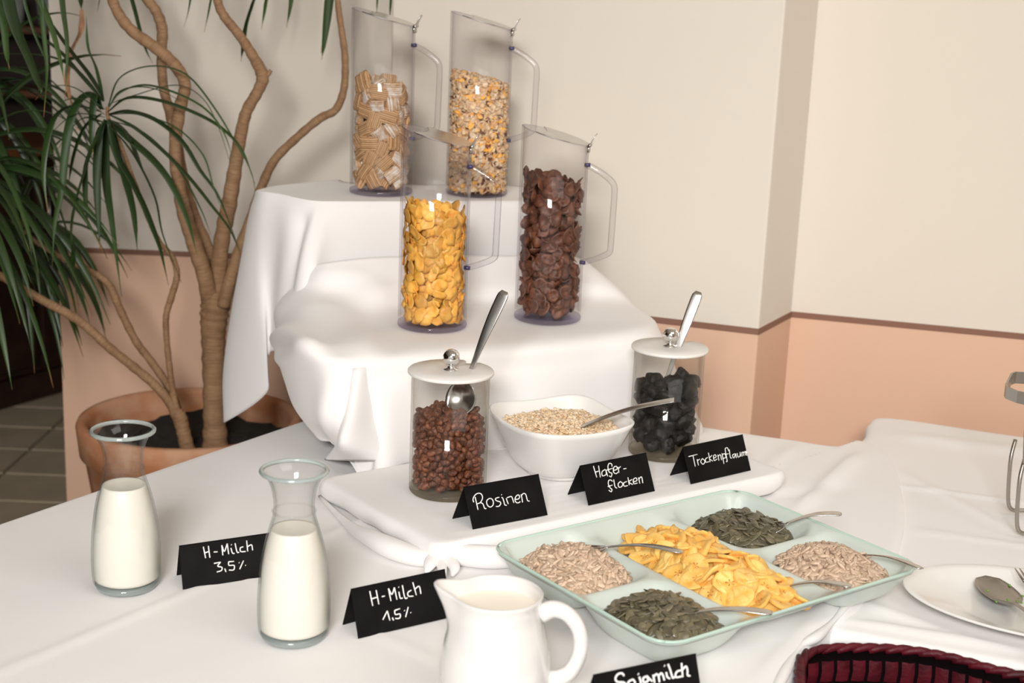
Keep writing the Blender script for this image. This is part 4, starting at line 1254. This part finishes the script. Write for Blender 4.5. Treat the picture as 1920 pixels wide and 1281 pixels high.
tent_card('black card chalked Rosinen, in front of the raisin jar', (887, 993), (1027, 966), (848, 972), (870, 913), BZ, [(275, 395), (1550, 160), (430, 1135), (1705, 870)], CRO, .0008)
CHA = [[(308, 228), (345, 340)], [(358, 225), (380, 340)], [(330, 290), (368, 275)], [(425, 262), (395, 285), (400, 325), (435, 310), (430, 265)], [(430, 265), (450, 330)], [(490, 235), (485, 210), (460, 205), (450, 240), (465, 290), (490, 300), (485, 335), (465, 325)], [(440, 270), (500, 250)],
       [(505, 275), (540, 260), (535, 235), (510, 240), (505, 285), (530, 305), (550, 290)], [(550, 240), (560, 295)], [(552, 255), (575, 235)], [(603, 258), (632, 253)], [(500, 380), (480, 365), (460, 375), (460, 410), (480, 445), (495, 455), (490, 480), (465, 465)], [(455, 430), (500, 415)], [(510, 360), (525, 430), (545, 445)],
       [(575, 380), (555, 405), (565, 435), (590, 430), (600, 400), (575, 380)], [(640, 380), (610, 395), (615, 425), (650, 420)], [(650, 340), (665, 415)], [(690, 360), (660, 385), (700, 410)], [(705, 385), (740, 370), (730, 345), (705, 360), (710, 400), (745, 395)], [(755, 340), (770, 400)], [(760, 355), (785, 335), (800, 395)]]
tent_card('black card chalked Hafer-flocken, in front of the oat bowl', (1104, 948), (1228, 921), (1064, 927), (1085, 873), BZ, [(180, 222), (828, 98), (280, 612), (925, 470)], CHA, .0008)
CTR = [[(1245, 140), (1325, 120)], [(1285, 130), (1310, 235)], [(1325, 165), (1340, 225)], [(1330, 180), (1350, 165)], [(1375, 160), (1360, 190), (1385, 215), (1400, 185), (1375, 160)], [(1425, 150), (1405, 165), (1410, 195), (1440, 190)], [(1430, 105), (1450, 195)], [(1465, 130), (1442, 160), (1475, 185)],
       [(1480, 160), (1505, 145), (1495, 125), (1480, 140), (1490, 180), (1515, 165)], [(1520, 125), (1535, 180)], [(1525, 140), (1545, 125), (1560, 175)], [(1560, 110), (1585, 210)], [(1565, 125), (1590, 115), (1600, 150), (1575, 160)], [(1625, 90), (1610, 60), (1590, 70), (1600, 120), (1615, 185), (1605, 190)], [(1590, 125), (1625, 115)],
       [(1630, 75), (1645, 150), (1660, 155)], [(1685, 115), (1665, 130), (1680, 155), (1695, 115)], [(1695, 115), (1705, 155)], [(1710, 110), (1720, 145), (1740, 135), (1738, 100)], [(1738, 100), (1748, 140)], [(1755, 100), (1762, 140)], [(1757, 110), (1772, 98), (1778, 135)], [(1775, 108), (1790, 95), (1797, 130)],
       [(1800, 110), (1815, 105), (1812, 85), (1797, 95), (1800, 125), (1815, 125)]]
tent_card('black card chalked Trockenpflaume, in front of the prune jar', (1296, 908), (1408, 882), (1256, 891), (1280, 838), BZ, [(1190, 45), (1754, -67), (1278, 403), (1860, 268)], CTR, .0007)
CSO = [[(630, 590), (600, 555), (540, 570), (510, 630), (540, 680), (640, 690), (660, 760), (600, 820), (520, 800)], [(760, 640), (700, 680), (690, 750), (730, 800), (790, 760), (790, 680), (760, 640)], [(850, 600), (880, 700), (890, 850), (840, 870)], [(833, 562)],
       [(970, 590), (910, 620), (920, 680), (980, 660), (965, 592)], [(965, 592), (1010, 640), (1045, 665)], [(1050, 570), (1080, 690)], [(1060, 600), (1100, 560), (1130, 590), (1150, 680)], [(1130, 590), (1170, 545), (1200, 590), (1220, 650)], [(1240, 530), (1260, 600), (1300, 625)], [(1208, 435)],
       [(1260, 410), (1300, 500), (1340, 610), (1370, 600)], [(1455, 500), (1400, 520), (1380, 570), (1400, 605), (1470, 590)], [(1460, 390), (1490, 600)], [(1480, 490), (1530, 440), (1555, 500), (1560, 570), (1600, 580)]]
tent_card('black card chalked Sojamilch, right of the white milk jug', (1128, 1374), (1320, 1330), (1086, 1345), (1105, 1265), T + .001, [(195, 580), (1670, 245), (365, 1410), (1840, 1075)], CSO, .0012)


# ================================================================== CARAFES
def carafe(label, base, fill):
    t = thing('milk_carafe', label, 'carafe', tuple(base), 0, 'glass milk carafes')
    prof = spline([(.0375, .004), (.0415, .010), (.0428, .030), (.0425, .055), (.0400, .085), (.0350, .115), (.0288, .138), (.0248, .152), (.0238, .162), (.0240, .172), (.0262, .185), (.0310, .197), (.0368, .2055)], 5)
    G().lathe([(p[0], p[1]) for p in prof] + [(.0350, .2055)] + [(p[0] - .0022, p[1]) for p in prof[::-1] if p[1] < .203] + [(.030, .009), (0, .009)], 56).build('body', 'carafe_glass', t)
    G().lathe([(.0378 + .0026 * math.cos(a), .2062 + .0026 * math.sin(a)) for a in np.linspace(0, 2 * math.pi, 13)], 56).build('rim', 'rim_glass', t)
    G().lathe([(.0245 + .0014 * math.cos(a), .1575 + .0010 * math.sin(a)) for a in np.linspace(0, 2 * math.pi, 9)], 48).build('neck_ring', 'carafe_glass', t)
    G().lathe([(0, .003), (.032, .001), (.0365, 0), (.0385, .003), (.0395, .0075), (.036, .0085), (0, .0085)], 48).build('base', 'rim_glass', t)
    mp_ = [(p[0] - .0024, p[1]) for p in prof if .011 < p[1] < fill]
    rt = np.interp(fill, [p[1] for p in prof], [p[0] for p in prof]) - .0026
    o = G().lathe([(0, .0105), (mp_[0][0] - .004, .0105)] + mp_ + [(rt, fill), (rt - .002, fill - .0006), (0, fill - .0006)], 56).build('milk', 'milk', t)
    # pressed oval emblem on the glass
    return t


ca1 = atz(238, 1098, T + .001); ca2 = atz(551, 1192, T + .001)
carafe('glass carafe of milk furthest to the left, beside the 3,5% card', ca1, .136)
carafe('glass carafe of milk between the 3,5% and 1,5% cards', ca2, .136)

# ================================================================== WHITE MILK JUG
jz = T + .132; jc = atz(934, 1113, jz); jc.z = T + .001
mj = thing('milk_jug', 'white porcelain milk jug with a curved handle and spout at the front', 'jug', tuple(jc), math.radians(-6))
An = np.linspace(0, 2 * math.pi, 81)[:-1]
jp = spline([(.040, 0), (.050, .003), (.058, .022), (.0600, .045), (.0570, .072), (.0510, .095), (.0470, .110), (.0465, .122), (.0485, .131)], 4)


def jug_pt(a, r_, z, f):
    d = abs((a - math.pi + math.pi) % (2 * math.pi) - math.pi)        # spout at local -x
    k = math.exp(-(d / .33) ** 2) * sstep(.085, .131, z)
    return ((r_ + .021 * k) * math.cos(a), (r_ + .021 * k) * math.sin(a) * (1 - .0 * k), z + .006 * k * f)


P = [[jug_pt(a, .001, .001, 0) for a in An]] + [[jug_pt(a, p[0], p[1], 1) for a in An] for p in jp]
P += [[jug_pt(a, .0468, .1330, 1) for a in An], [jug_pt(a, .0450, .1310, 1) for a in An]]
P += [[jug_pt(a, p[0] - .0035, p[1], 1) for a in An] for p in jp[::-1] if .06 < p[1] < .128]
G().grid(P, closed_u=True).build('body', 'jug_china', mj)
fz = .1165
G().grid([[(jug_pt(a, .0432, fz, 0)[0] * s, jug_pt(a, .0432, fz, 0)[1] * s, fz) for a in An] for s in (.01, .5, 1)], closed_u=True).build('milk', 'cream', mj)
hp = spline([(.046, 0, .112), (.060, 0, .1185), (.076, 0, .113), (.088, 0, .096), (.090, 0, .072), (.082, 0, .050), (.070, 0, .040), (.056, 0, .036)], 6)
G().tube(hp, [.0085 - .002 * math.sin(math.pi * i / (len(hp) - 1)) for i in range(len(hp))], 14, flat=1.25).build('handle', 'jug_china', mj)

# ================================================================== FIVE-COMPARTMENT GLASS DISH
dz_ = T + .047
cL, cT, cR, cB = atz(925, 1020, dz_), atz(1392, 915, dz_), atz(1722, 1066, dz_), atz(1234, 1220, dz_)
ang = math.atan2((cT - cL).y + (cR - cB).y, (cT - cL).x + (cR - cB).x)
dc = (cL + cT + cR + cB) / 4; DU = ((cT - cL).length + (cR - cB).length) / 2; DV = ((cB - cL).length + (cR - cT).length) / 2
dc.z = T + .001
ds = thing('compartment_dish', 'large pale green frosted glass dish with five compartments', 'dish', tuple(dc), ang)
# local: +x along the long side, -y towards the camera
hu, hv = DU / 2, DV / 2; c1 = DU / 6
comps = {'L': (-hu + .0, -c1, 0, hv), 'B': (-hu, -c1, -hv, 0), 'M': (-c1, c1, -hv, hv), 'T': (c1, hu, 0, hv), 'R': (c1, hu, -hv, 0)}


def basin(x, y):
    h = .036
    if abs(x) > hu - .004 or abs(y) > hv - .004: return .046
    for k, (x0, x1, y0, y1) in comps.items():
        if x0 <= x <= x1 and y0 <= y <= y1:
            a = (x - x0) / (x1 - x0) * 2 - 1; b_ = (y - y0) / (y1 - y0) * 2 - 1
            e = max(abs(a), abs(b_)); rr_ = (abs(a) ** 5 + abs(b_) ** 5) ** .2
            wx = min(x - x0, x1 - x); wy = min(y - y0, y1 - y)
            outer = min(hu - abs(x), hv - abs(y))
            top_ = .036 + .010 * (1 - sstep(.0, .03, outer))
            dd = max(0.0, 1 - rr_) * min(x1 - x0, y1 - y0) / 2
            return .006 + (top_ - .006) * (1 - sstep(.0, .034, dd)) ** 1.15
    return .04


nx, ny = 121, 97
P = []
for j in range(ny):
    row = []
    for i in range(nx):
        u = -1 + 2 * i / (nx - 1); v = -1 + 2 * j / (ny - 1)
        x = u * hu; y = v * hv; rc = .034            # rounded outer corners
        ea, eb = abs(x) - (hu - rc), abs(y) - (hv - rc)
        if ea > 0 and eb > 0:
            k = max(ea, eb) / math.hypot(ea, eb)
            x = math.copysign(hu - rc + ea * k, x); y = math.copysign(hv - rc + eb * k, y)
        z = basin(u * hu * .999, v * hv * .999)
        row.append((x, y, z))
    P.append(row)
dsh = G().grid(P).build('dish_body', 'dish_glass', ds)
md = dsh.modifiers.new('solid', 'SOLIDIFY'); md.thickness = .0045; md.offset = -1
edge = [P[0][i] for i in range(0, nx, 4)] + [P[j][-1] for j in range(0, ny, 4)] + [P[-1][i] for i in range(nx - 1, -1, -4)] + [P[j][0] for j in range(ny - 1, -1, -4)]
g = G(); En = [Vector(e) for e in edge]; g.tube(En + [En[0]], .0022, 8, cap=False); g.build('dish_rim', 'dish_edge', ds)
dmat = Matrix.Translation(dc) @ Matrix.Rotation(ang, 4, 'Z')


def mound(comp, meshes, n_top, n_fill, hgt, name, label, cat, group, fill_label, size, shift=(0, 0), ext=(.80, .80), tilt=.45, scl=(.85, 1.15), base=.012, layers=1, mg=1.0, pw=1.0):
    x0, x1, y0, y1 = comps[comp]; cx, cy = (x0 + x1) / 2 + shift[0], (y0 + y1) / 2 + shift[1]; ax_, ay_ = (x1 - x0) / 2 * ext[0], (y1 - y0) / 2 * ext[1]
    def bs(x, y): return basin(min(max(x, x0 + .001), x1 - .001), min(max(y, y0 + .001), y1 - .001))
    def hz(x, y):
        d2 = abs((x - cx) / ax_) ** 2.6 + abs((y - cy) / ay_) ** 2.6
        return max(bs(x, y) + .001, base + hgt * max(0, 1 - d2) ** pw)
    rest = G(); placed = []
    g_ = rest
    def rand_xy():
        while True:
            u, v = R.uniform(-1, 1), R.uniform(-1, 1)
            if abs(u) ** 2.6 + abs(v) ** 2.6 < 1:
                x, y = cx + u * ax_, cy + v * ay_
                e_ = size * mg
                if all(bs(x + p_, y + q_) + .0005 < hz(x, y) for p_, q_ in ((e_, 0), (-e_, 0), (0, e_), (0, -e_))): return x, y
    def mt_at(x, y, dz):
        e = .004; gx_ = (hz(x + e, y) - hz(x - e, y)) / (2 * e); gy_ = (hz(x, y + e) - hz(x, y - e)) / (2 * e)
        n_ = Vector((-gx_ * .8 + R.gauss(0, tilt), -gy_ * .8 + R.gauss(0, tilt), 1))
        return Matrix.Translation((x, y, max(hz(x, y) + dz, bs(x, y) + size * .6))) @ rot_to(n_, R.uniform(0, 6.28)) @ Matrix.Scale(R.uniform(*scl), 4)
    # solid base under the loose pieces
    if n_fill:
        g_.grid([[(cx + ax_ * r_ * math.cos(a), cy + ay_ * r_ * math.sin(a), max(bs(cx + ax_ * r_ * math.cos(a), cy + ay_ * r_ * math.sin(a)) - .001, hz(cx + ax_ * r_ * math.cos(a), cy + ay_ * r_ * math.sin(a)) - size * .5)) for a in np.linspace(0, 2 * math.pi, 33)[:-1]] for r_ in np.linspace(.01, .96, 9)], closed_u=True)
        for k in range(n_fill):
            x, y = rand_xy(); mt = mt_at(x, y, -size * R.uniform(.15, .5)); me = R.choice(meshes)
            g_.add([mt @ v.co for v in me.vertices], [tuple(p.vertices) for p in me.polygons])
        o = g_.build(name + '_fill', meshes[0].materials[0].name); o.matrix_world = dmat; tag(o, fill_label, cat, kind='stuff')
    best = []
    for k in range(n_top):                    # dart throwing, best of several candidates
        c_ = [rand_xy() for _ in range(8)]
        if best: x, y = max(c_, key=lambda p: min((p[0] - q_[0]) ** 2 + (p[1] - q_[1]) ** 2 for q_ in best))
        else: x, y = c_[0]
        best.append((x, y)); o = bpy.data.objects.new(name, R.choice(meshes)); COL.objects.link(o)
        o.matrix_world = dmat @ mt_at(x, y, R.uniform(0, size * .3)); tag(o, label, cat, group)
    return hz


def seed_mesh(name, mat, l, w_, t_, seed):
    P = []; rs = random.Random(seed)
    for i in range(8):
        t = i / 7; x = -l + 2 * l * t; s = max(.06, math.sin(math.pi * min(1, t * .93 + .05)) ** .6 * (1 - .32 * t))
        P.append([(x, w_ * s * math.cos(a), t_ * s * math.sin(a)) for a in np.linspace(0, 2 * math.pi, 9)[:-1]])
    g_ = G().grid(P, closed_u=True); g_.f += [tuple(range(7, -1, -1)), tuple(range(56, 64))]; g_.mi += [0, 0]
    return g_.mesh(name, mat)


sfm = [seed_mesh('sunflower_seed', 'sunflower', .0080 + .0006 * i, .0043, .0024, i) for i in range(3)]
pkm = [seed_mesh('pumpkin_seed', 'pumpkin', .0112 + .0006 * i, .0080, .0016, i) for i in range(3)]
mound('L', sfm, 150, 420, .030, 'sunflower_seed', 'pale shelled sunflower seed heaped in the dish compartment nearest the raisin card', 'seed', 'sunflower seeds by the raisin card', 'pale sunflower seeds beneath the top layer, nearest the raisin card', .006, ext=(.86, .88), shift=(.002, -.000), base=.021)
mound('R', sfm, 150, 420, .032, 'sunflower_seed', 'pale shelled sunflower seed heaped in the dish compartment nearest the oval plate', 'seed', 'sunflower seeds by the oval plate', 'pale sunflower seeds beneath the top layer, nearest the oval plate', .006, ext=(.88, .88), shift=(-.002, .002), base=.021)
mound('B', pkm, 135, 150, .032, 'pumpkin_seed', 'dark green pumpkin seed in the dish compartment nearest the white milk jug', 'seed', 'pumpkin seeds by the milk jug', 'dark pumpkin seeds beneath the top layer, nearest the milk jug', .006, ext=(.88, .86), shift=(0, .000), tilt=.26, base=.018, mg=1.9)
mound('T', pkm, 120, 130, .026, 'pumpkin_seed', 'dark green pumpkin seed in the dish compartment furthest from the milk jug', 'seed', 'pumpkin seeds by the prune card', 'dark pumpkin seeds beneath the top layer, furthest from the milk jug', .006, ext=(.88, .80), shift=(0, -.006), tilt=.26, base=.018, mg=1.6)


def chip_mesh(seed):
    rs = random.Random(seed); g_ = G(); n = 16; ph = rs.uniform(0, 6); r = .0205
    rad = [r * (1 + .06 * math.sin(2 * a + ph) + .03 * math.sin(5 * a)) for a in np.linspace(0, 2 * math.pi, n + 1)[:-1]]
    cur = rs.uniform(.02, .16); th = .0042
    def sp(s, k, side):
        a = 2 * math.pi * k / n; x = rad[k] * s * math.cos(a); y = rad[k] * s * math.sin(a) * .74
        dish_ = -.0006 if s < .5 else 0
        return (x, y, cur * x * x / r * .9 + .0015 * math.sin(3 * a + ph) * s + side * th / 2 * (1 if s < .98 else .55) + side * dish_)
    rings = [.0001, .28, .62, .92, 1.0]
    P = [[sp(s, k, 1) for k in range(n)] for s in rings] + [[sp(s, k, -1) for k in range(n)] for s in rings[::-1]]
    g_.grid(P, closed_u=True, flip=False)
    me = g_.mesh('banana_chip', ['banana', 'banana_core', 'banana_rim'])
    for i, p_ in enumerate(me.polygons):
        j = i // n
        if j in (0, 8): p_.material_index = 1 if (i % 3) == 0 and rs.random() < .8 else 0
        if j in (3, 4, 5): p_.material_index = 2; p_.use_smooth = False
    return me


bm_ = [chip_mesh(i) for i in range(5)]
mound('M', bm_, 68, 30, .034, 'banana_chip', 'curled golden banana chip in the long middle compartment of the dish', 'fruit chip', 'banana chips in the dish', 'banana chips beneath the top layer of the middle compartment', .008, ext=(.84, .86), tilt=.34, base=.021, shift=(0, -.006), mg=1.7)


def onz(px_, py_, h): return atz(px_, py_, T + h)


spoon('steel spoon lying on the sunflower seeds by the raisin card', onz(1281, 1036, .064), onz(1078, 1022, .050), (0, .1, 1), bw=.018, hw=.0088, bl=.30)
spoon('steel spoon handle rising from the pumpkin seeds near the milk jug', onz(1448, 1150, .058), onz(1215, 1152, .036), (0, 0, 1), bw=.017, hw=.0078, bl=.30)
spoon('steel spoon handle rising from the banana chips', onz(1597, 1100, .058), onz(1430, 1098, .035), (0, 0, 1), bw=.016, hw=.0068, bl=.30)
spoon('steel spoon handle rising from the sunflower seeds near the oval plate', onz(1729, 1067, .062), onz(1560, 1030, .040), (0, .2, 1), bw=.016, hw=.0060, bl=.30)
spoon('steel spoon handle rising from the pumpkin seeds nearest the prune card', onz(1578, 964, .066), onz(1430, 990, .036), (0, 0, 1), bw=.016, hw=.0078, bl=.30)

# ================================================================== PLATE WITH SPOON AND FORK
pc = Vector((.700, 1.705, T - .0065)); pr = Vector((.180, .115))
pt = thing('oval_plate', 'oval white porcelain plate with used cutlery on it', 'plate', tuple(pc), math.radians(-20))
P = []
for r_, z in ((.01, .001), (.55, .001), (.58, .004), (.66, .006), (.90, .017), (.98, .0215), (1.0, .0215), (1.0, .0195), (.90, .014), (.70, .0085)):
    P.append([(pr[0] * r_ * math.cos(a), pr[1] * 1.0 * r_ * math.sin(a), z) for a in np.linspace(0, 2 * math.pi, 97)[:-1]])
prof = [(.01, .0065), (.58, .0065), (.64, .0085), (.72, .0130), (.92, .0205), (.985, .0235), (1.0, .0225), (.985, .0200), (.90, .0165), (.70, .006), (.58, .001), (.01, .001)]
P = [[(pr[0] * r_ * math.cos(a), pr[1] * r_ * math.sin(a), z) for a in np.linspace(0, 2 * math.pi, 97)[:-1]] for r_, z in prof]
G().grid(P, closed_u=True).build('plate', 'porcelain', pt)
spB = atz(1848, 1078, T + .016); spE = atz(2010, 1235, T + .030)
spoon('large steel spoon with green herb specks on the oval plate', spE, spB, (0, -.1, 1), bw=.025, hw=.008, bl=.38, mat='brushed')
for a, b_ in ((1893, 1098), (1912, 1123), (1915, 1130), (1908, 1128), (1868, 1128), (1852, 1108), (1919, 1118), (1890, 1125)):
    q_ = atz(a, b_, T + .014); me = blob_mesh('herb', 'herb', .0028, .002, .0015, .3, a, 6, 5)
    o = bpy.data.objects.new('herb_speck', me); COL.objects.link(o); o.location = q_; o.rotation_euler = (0, 0, a)
    tag(o, 'tiny green herb speck in the large spoon on the plate', 'herb', 'herb specks on the spoon')
g = G(); f0 = atz(1903, 1066, T + .028); dirf = (atz(1990, 1190, T + .03) - f0).normalized(); sdf = Vector((dirf.y, -dirf.x, 0)).normalized() * -1
for k in range(4):
    o_ = sdf * (k * .0062)
    g.tube([f0 + o_ + dirf * t_ for t_ in (0, .02, .045)], [.0007, .0016, .0019], 6)
g.tube([f0 + sdf * .009 + dirf * t_ + Vector((0, 0, zz)) for t_, zz in ((.043, 0), (.055, -.001), (.07, .001), (.10, .006), (.17, .004))], [.0105, .0085, .004, .0035, .006], 10, flat=.22)
tag(g.build('fork', 'brushed'), 'steel fork beside the large spoon on the oval plate', 'fork')

# ================================================================== STEEL SERVING RACK (edge of the frame)
rkb = atz(1913, 1002, T); rk2 = thing('serving_rack', 'steel rod rack with a flat strap handle beside the far wall', 'rack', (0, 0, 0))
yr = rkb.y
def rod(pts_, r_=.0032, nm='rod'):
    G().tube(spline([tuple(p) for p in pts_], 5), r_, 10).build(nm, 'brushed', rk2)
q1 = [aty(1921, 862, yr + .01), aty(1912, 900, yr), aty(1907, 960, yr), aty(1908, 990, yr), aty(1916, 1006, yr), aty(1935, 1014, yr), aty(2050, 1040, yr)]
for p in q1: p.z = max(p.z, T + .002)
rod(q1)
rod([p + Vector((.02, .10, 0)) for p in q1])
hs_ = [aty(*p, yr + .05) for p in ((1960, 752), (1900, 742), (1886, 735), (1886, 728), (1898, 706), (1912, 702), (1960, 706))]
hsB = [hs_[0], hs_[1] + Vector((0, 0, -.002)), hs_[2], hs_[3] + Vector((0, .02, .0)), hs_[4] + Vector((0, .05, -.004)), hs_[5] + Vector((0, .055, -.004)), hs_[6] + Vector((0, .055, 0))]
g = G(); P = []
base_ = [aty(1960, 745, yr), aty(1908, 733, yr), aty(1889, 725, yr + .006), aty(1887, 720, yr + .02), aty(1897, 700, yr + .07), aty(1905, 697, yr + .078), aty(1960, 700, yr + .08)]
g.grid([[p + Vector((0, 0, dz)) for p in base_] for dz in (-.0, -.009, -.018)]); g.build('strap_handle', 'brushed', rk2, smooth=False, solid=.003)
G().tube(spline([aty(1921, 870, yr), aty(1924, 800, yr), aty(1930, 735, yr), aty(1924, 715, yr + .03), aty(1934, 720, yr + .05)], 5), .003, 8).build('rod', 'brushed', rk2)
G().tube([aty(1928, 800, yr), aty(2100, 815, yr)], .003, 8).build('rod', 'brushed', rk2)

# ================================================================== WINE-RED WOVEN BASKET in front of the table
bz = T + .004
kb = thing('woven_basket', 'tall wine red woven basket with a twisted rim below the plate', 'basket', (0, 0, 0))
rim = [atz(a, b_, bz) for a, b_ in ((1500, 1290), (1500, 1250), (1510, 1221), (1560, 1214), (1640, 1214), (1740, 1222), (1830, 1245), (1930, 1270))]
extra = [Vector((.75, 1.50, bz)), Vector((.83, 1.40, bz)), Vector((.84, 1.25, bz)), Vector((.76, 1.13, bz)), Vector((.58, 1.06, bz)), Vector((.44, 1.10, bz)), Vector((.36, 1.22, bz)), Vector((.345, 1.36, bz))]
loop = [tuple(p) for p in rim] + [tuple(p) for p in extra]
LP = [Vector(p) for p in spline(loop + [loop[0]], 12)[:-1]]
# resample evenly
Ls = [0]
for i in range(len(LP)): Ls.append(Ls[-1] + (LP[(i + 1) % len(LP)] - LP[i]).length)
nb_ = 84
def lp(s):
    s = (s % 1.0) * Ls[-1]; k = 0
    while Ls[k + 1] < s: k += 1
    f = (s - Ls[k]) / max(1e-9, Ls[k + 1] - Ls[k]); return LP[k].lerp(LP[(k + 1) % len(LP)], f)
cen = Vector((.565, 1.32, bz))
g = G()
for i in range(nb_):                       # rim: overlapping twisted strands
    a = lp(i / nb_); b_ = lp((i + 2.3) / nb_); m_ = (a + b_) / 2; out_ = (m_ - cen).normalized() * .004
    g.tube(spline([a - out_ + Vector((0, 0, -.0035)), m_ + Vector((0, 0, .001)), b_ + out_ + Vector((0, 0, -.0035))], 3), [.0035, .0042, .0048, .0050, .0048, .0042, .0035], 8)
tag(g.build('rim', 'basket', kb), kind='stuff')
g = G()
for r_ in range(16):                       # weave: bulging strips between upright stakes
    z_ = bz - .016 - r_ * .030
    for i in range(nb_):
        sh = 0; sc = 1 - .012 * r_
        a = cen + (lp((i + sh + .10) / nb_) - cen) * (sc - .012); b_ = cen + (lp((i + sh + .88) / nb_) - cen) * (sc - .012)
        m_ = (a + b_) / 2; inn = (cen - m_).normalized() * (.0022)
        g.add([v + Vector((0, 0, z_ - bz)) for v in (a, m_ + inn, b_)] + [v + Vector((0, 0, z_ - bz - .014)) for v in (a + inn * .8, m_ + inn * 2.2, b_ + inn * .8)] + [v + Vector((0, 0, z_ - bz - .027)) for v in (a, m_ + inn, b_)], [(0, 1, 4, 3), (1, 2, 5, 4), (3, 4, 7, 6), (4, 5, 8, 7)])
tag(g.build('weave', 'basket', kb), kind='stuff')
g = G(); P = []
for z_, sc in ((-.004, 1.012), (-.25, .94), (-.50, .84), (-.735, .79)):
    P.append([cen + (lp(i / nb_) - cen) * sc + Vector((0, 0, z_)) for i in range(nb_)])
P.append([cen + (lp(i / nb_) - cen) * .02 + Vector((0, 0, -.735)) for i in range(nb_)])
g.grid(P, closed_u=True); g.build('wall_and_bottom', 'basket_dark', kb, solid=.003)
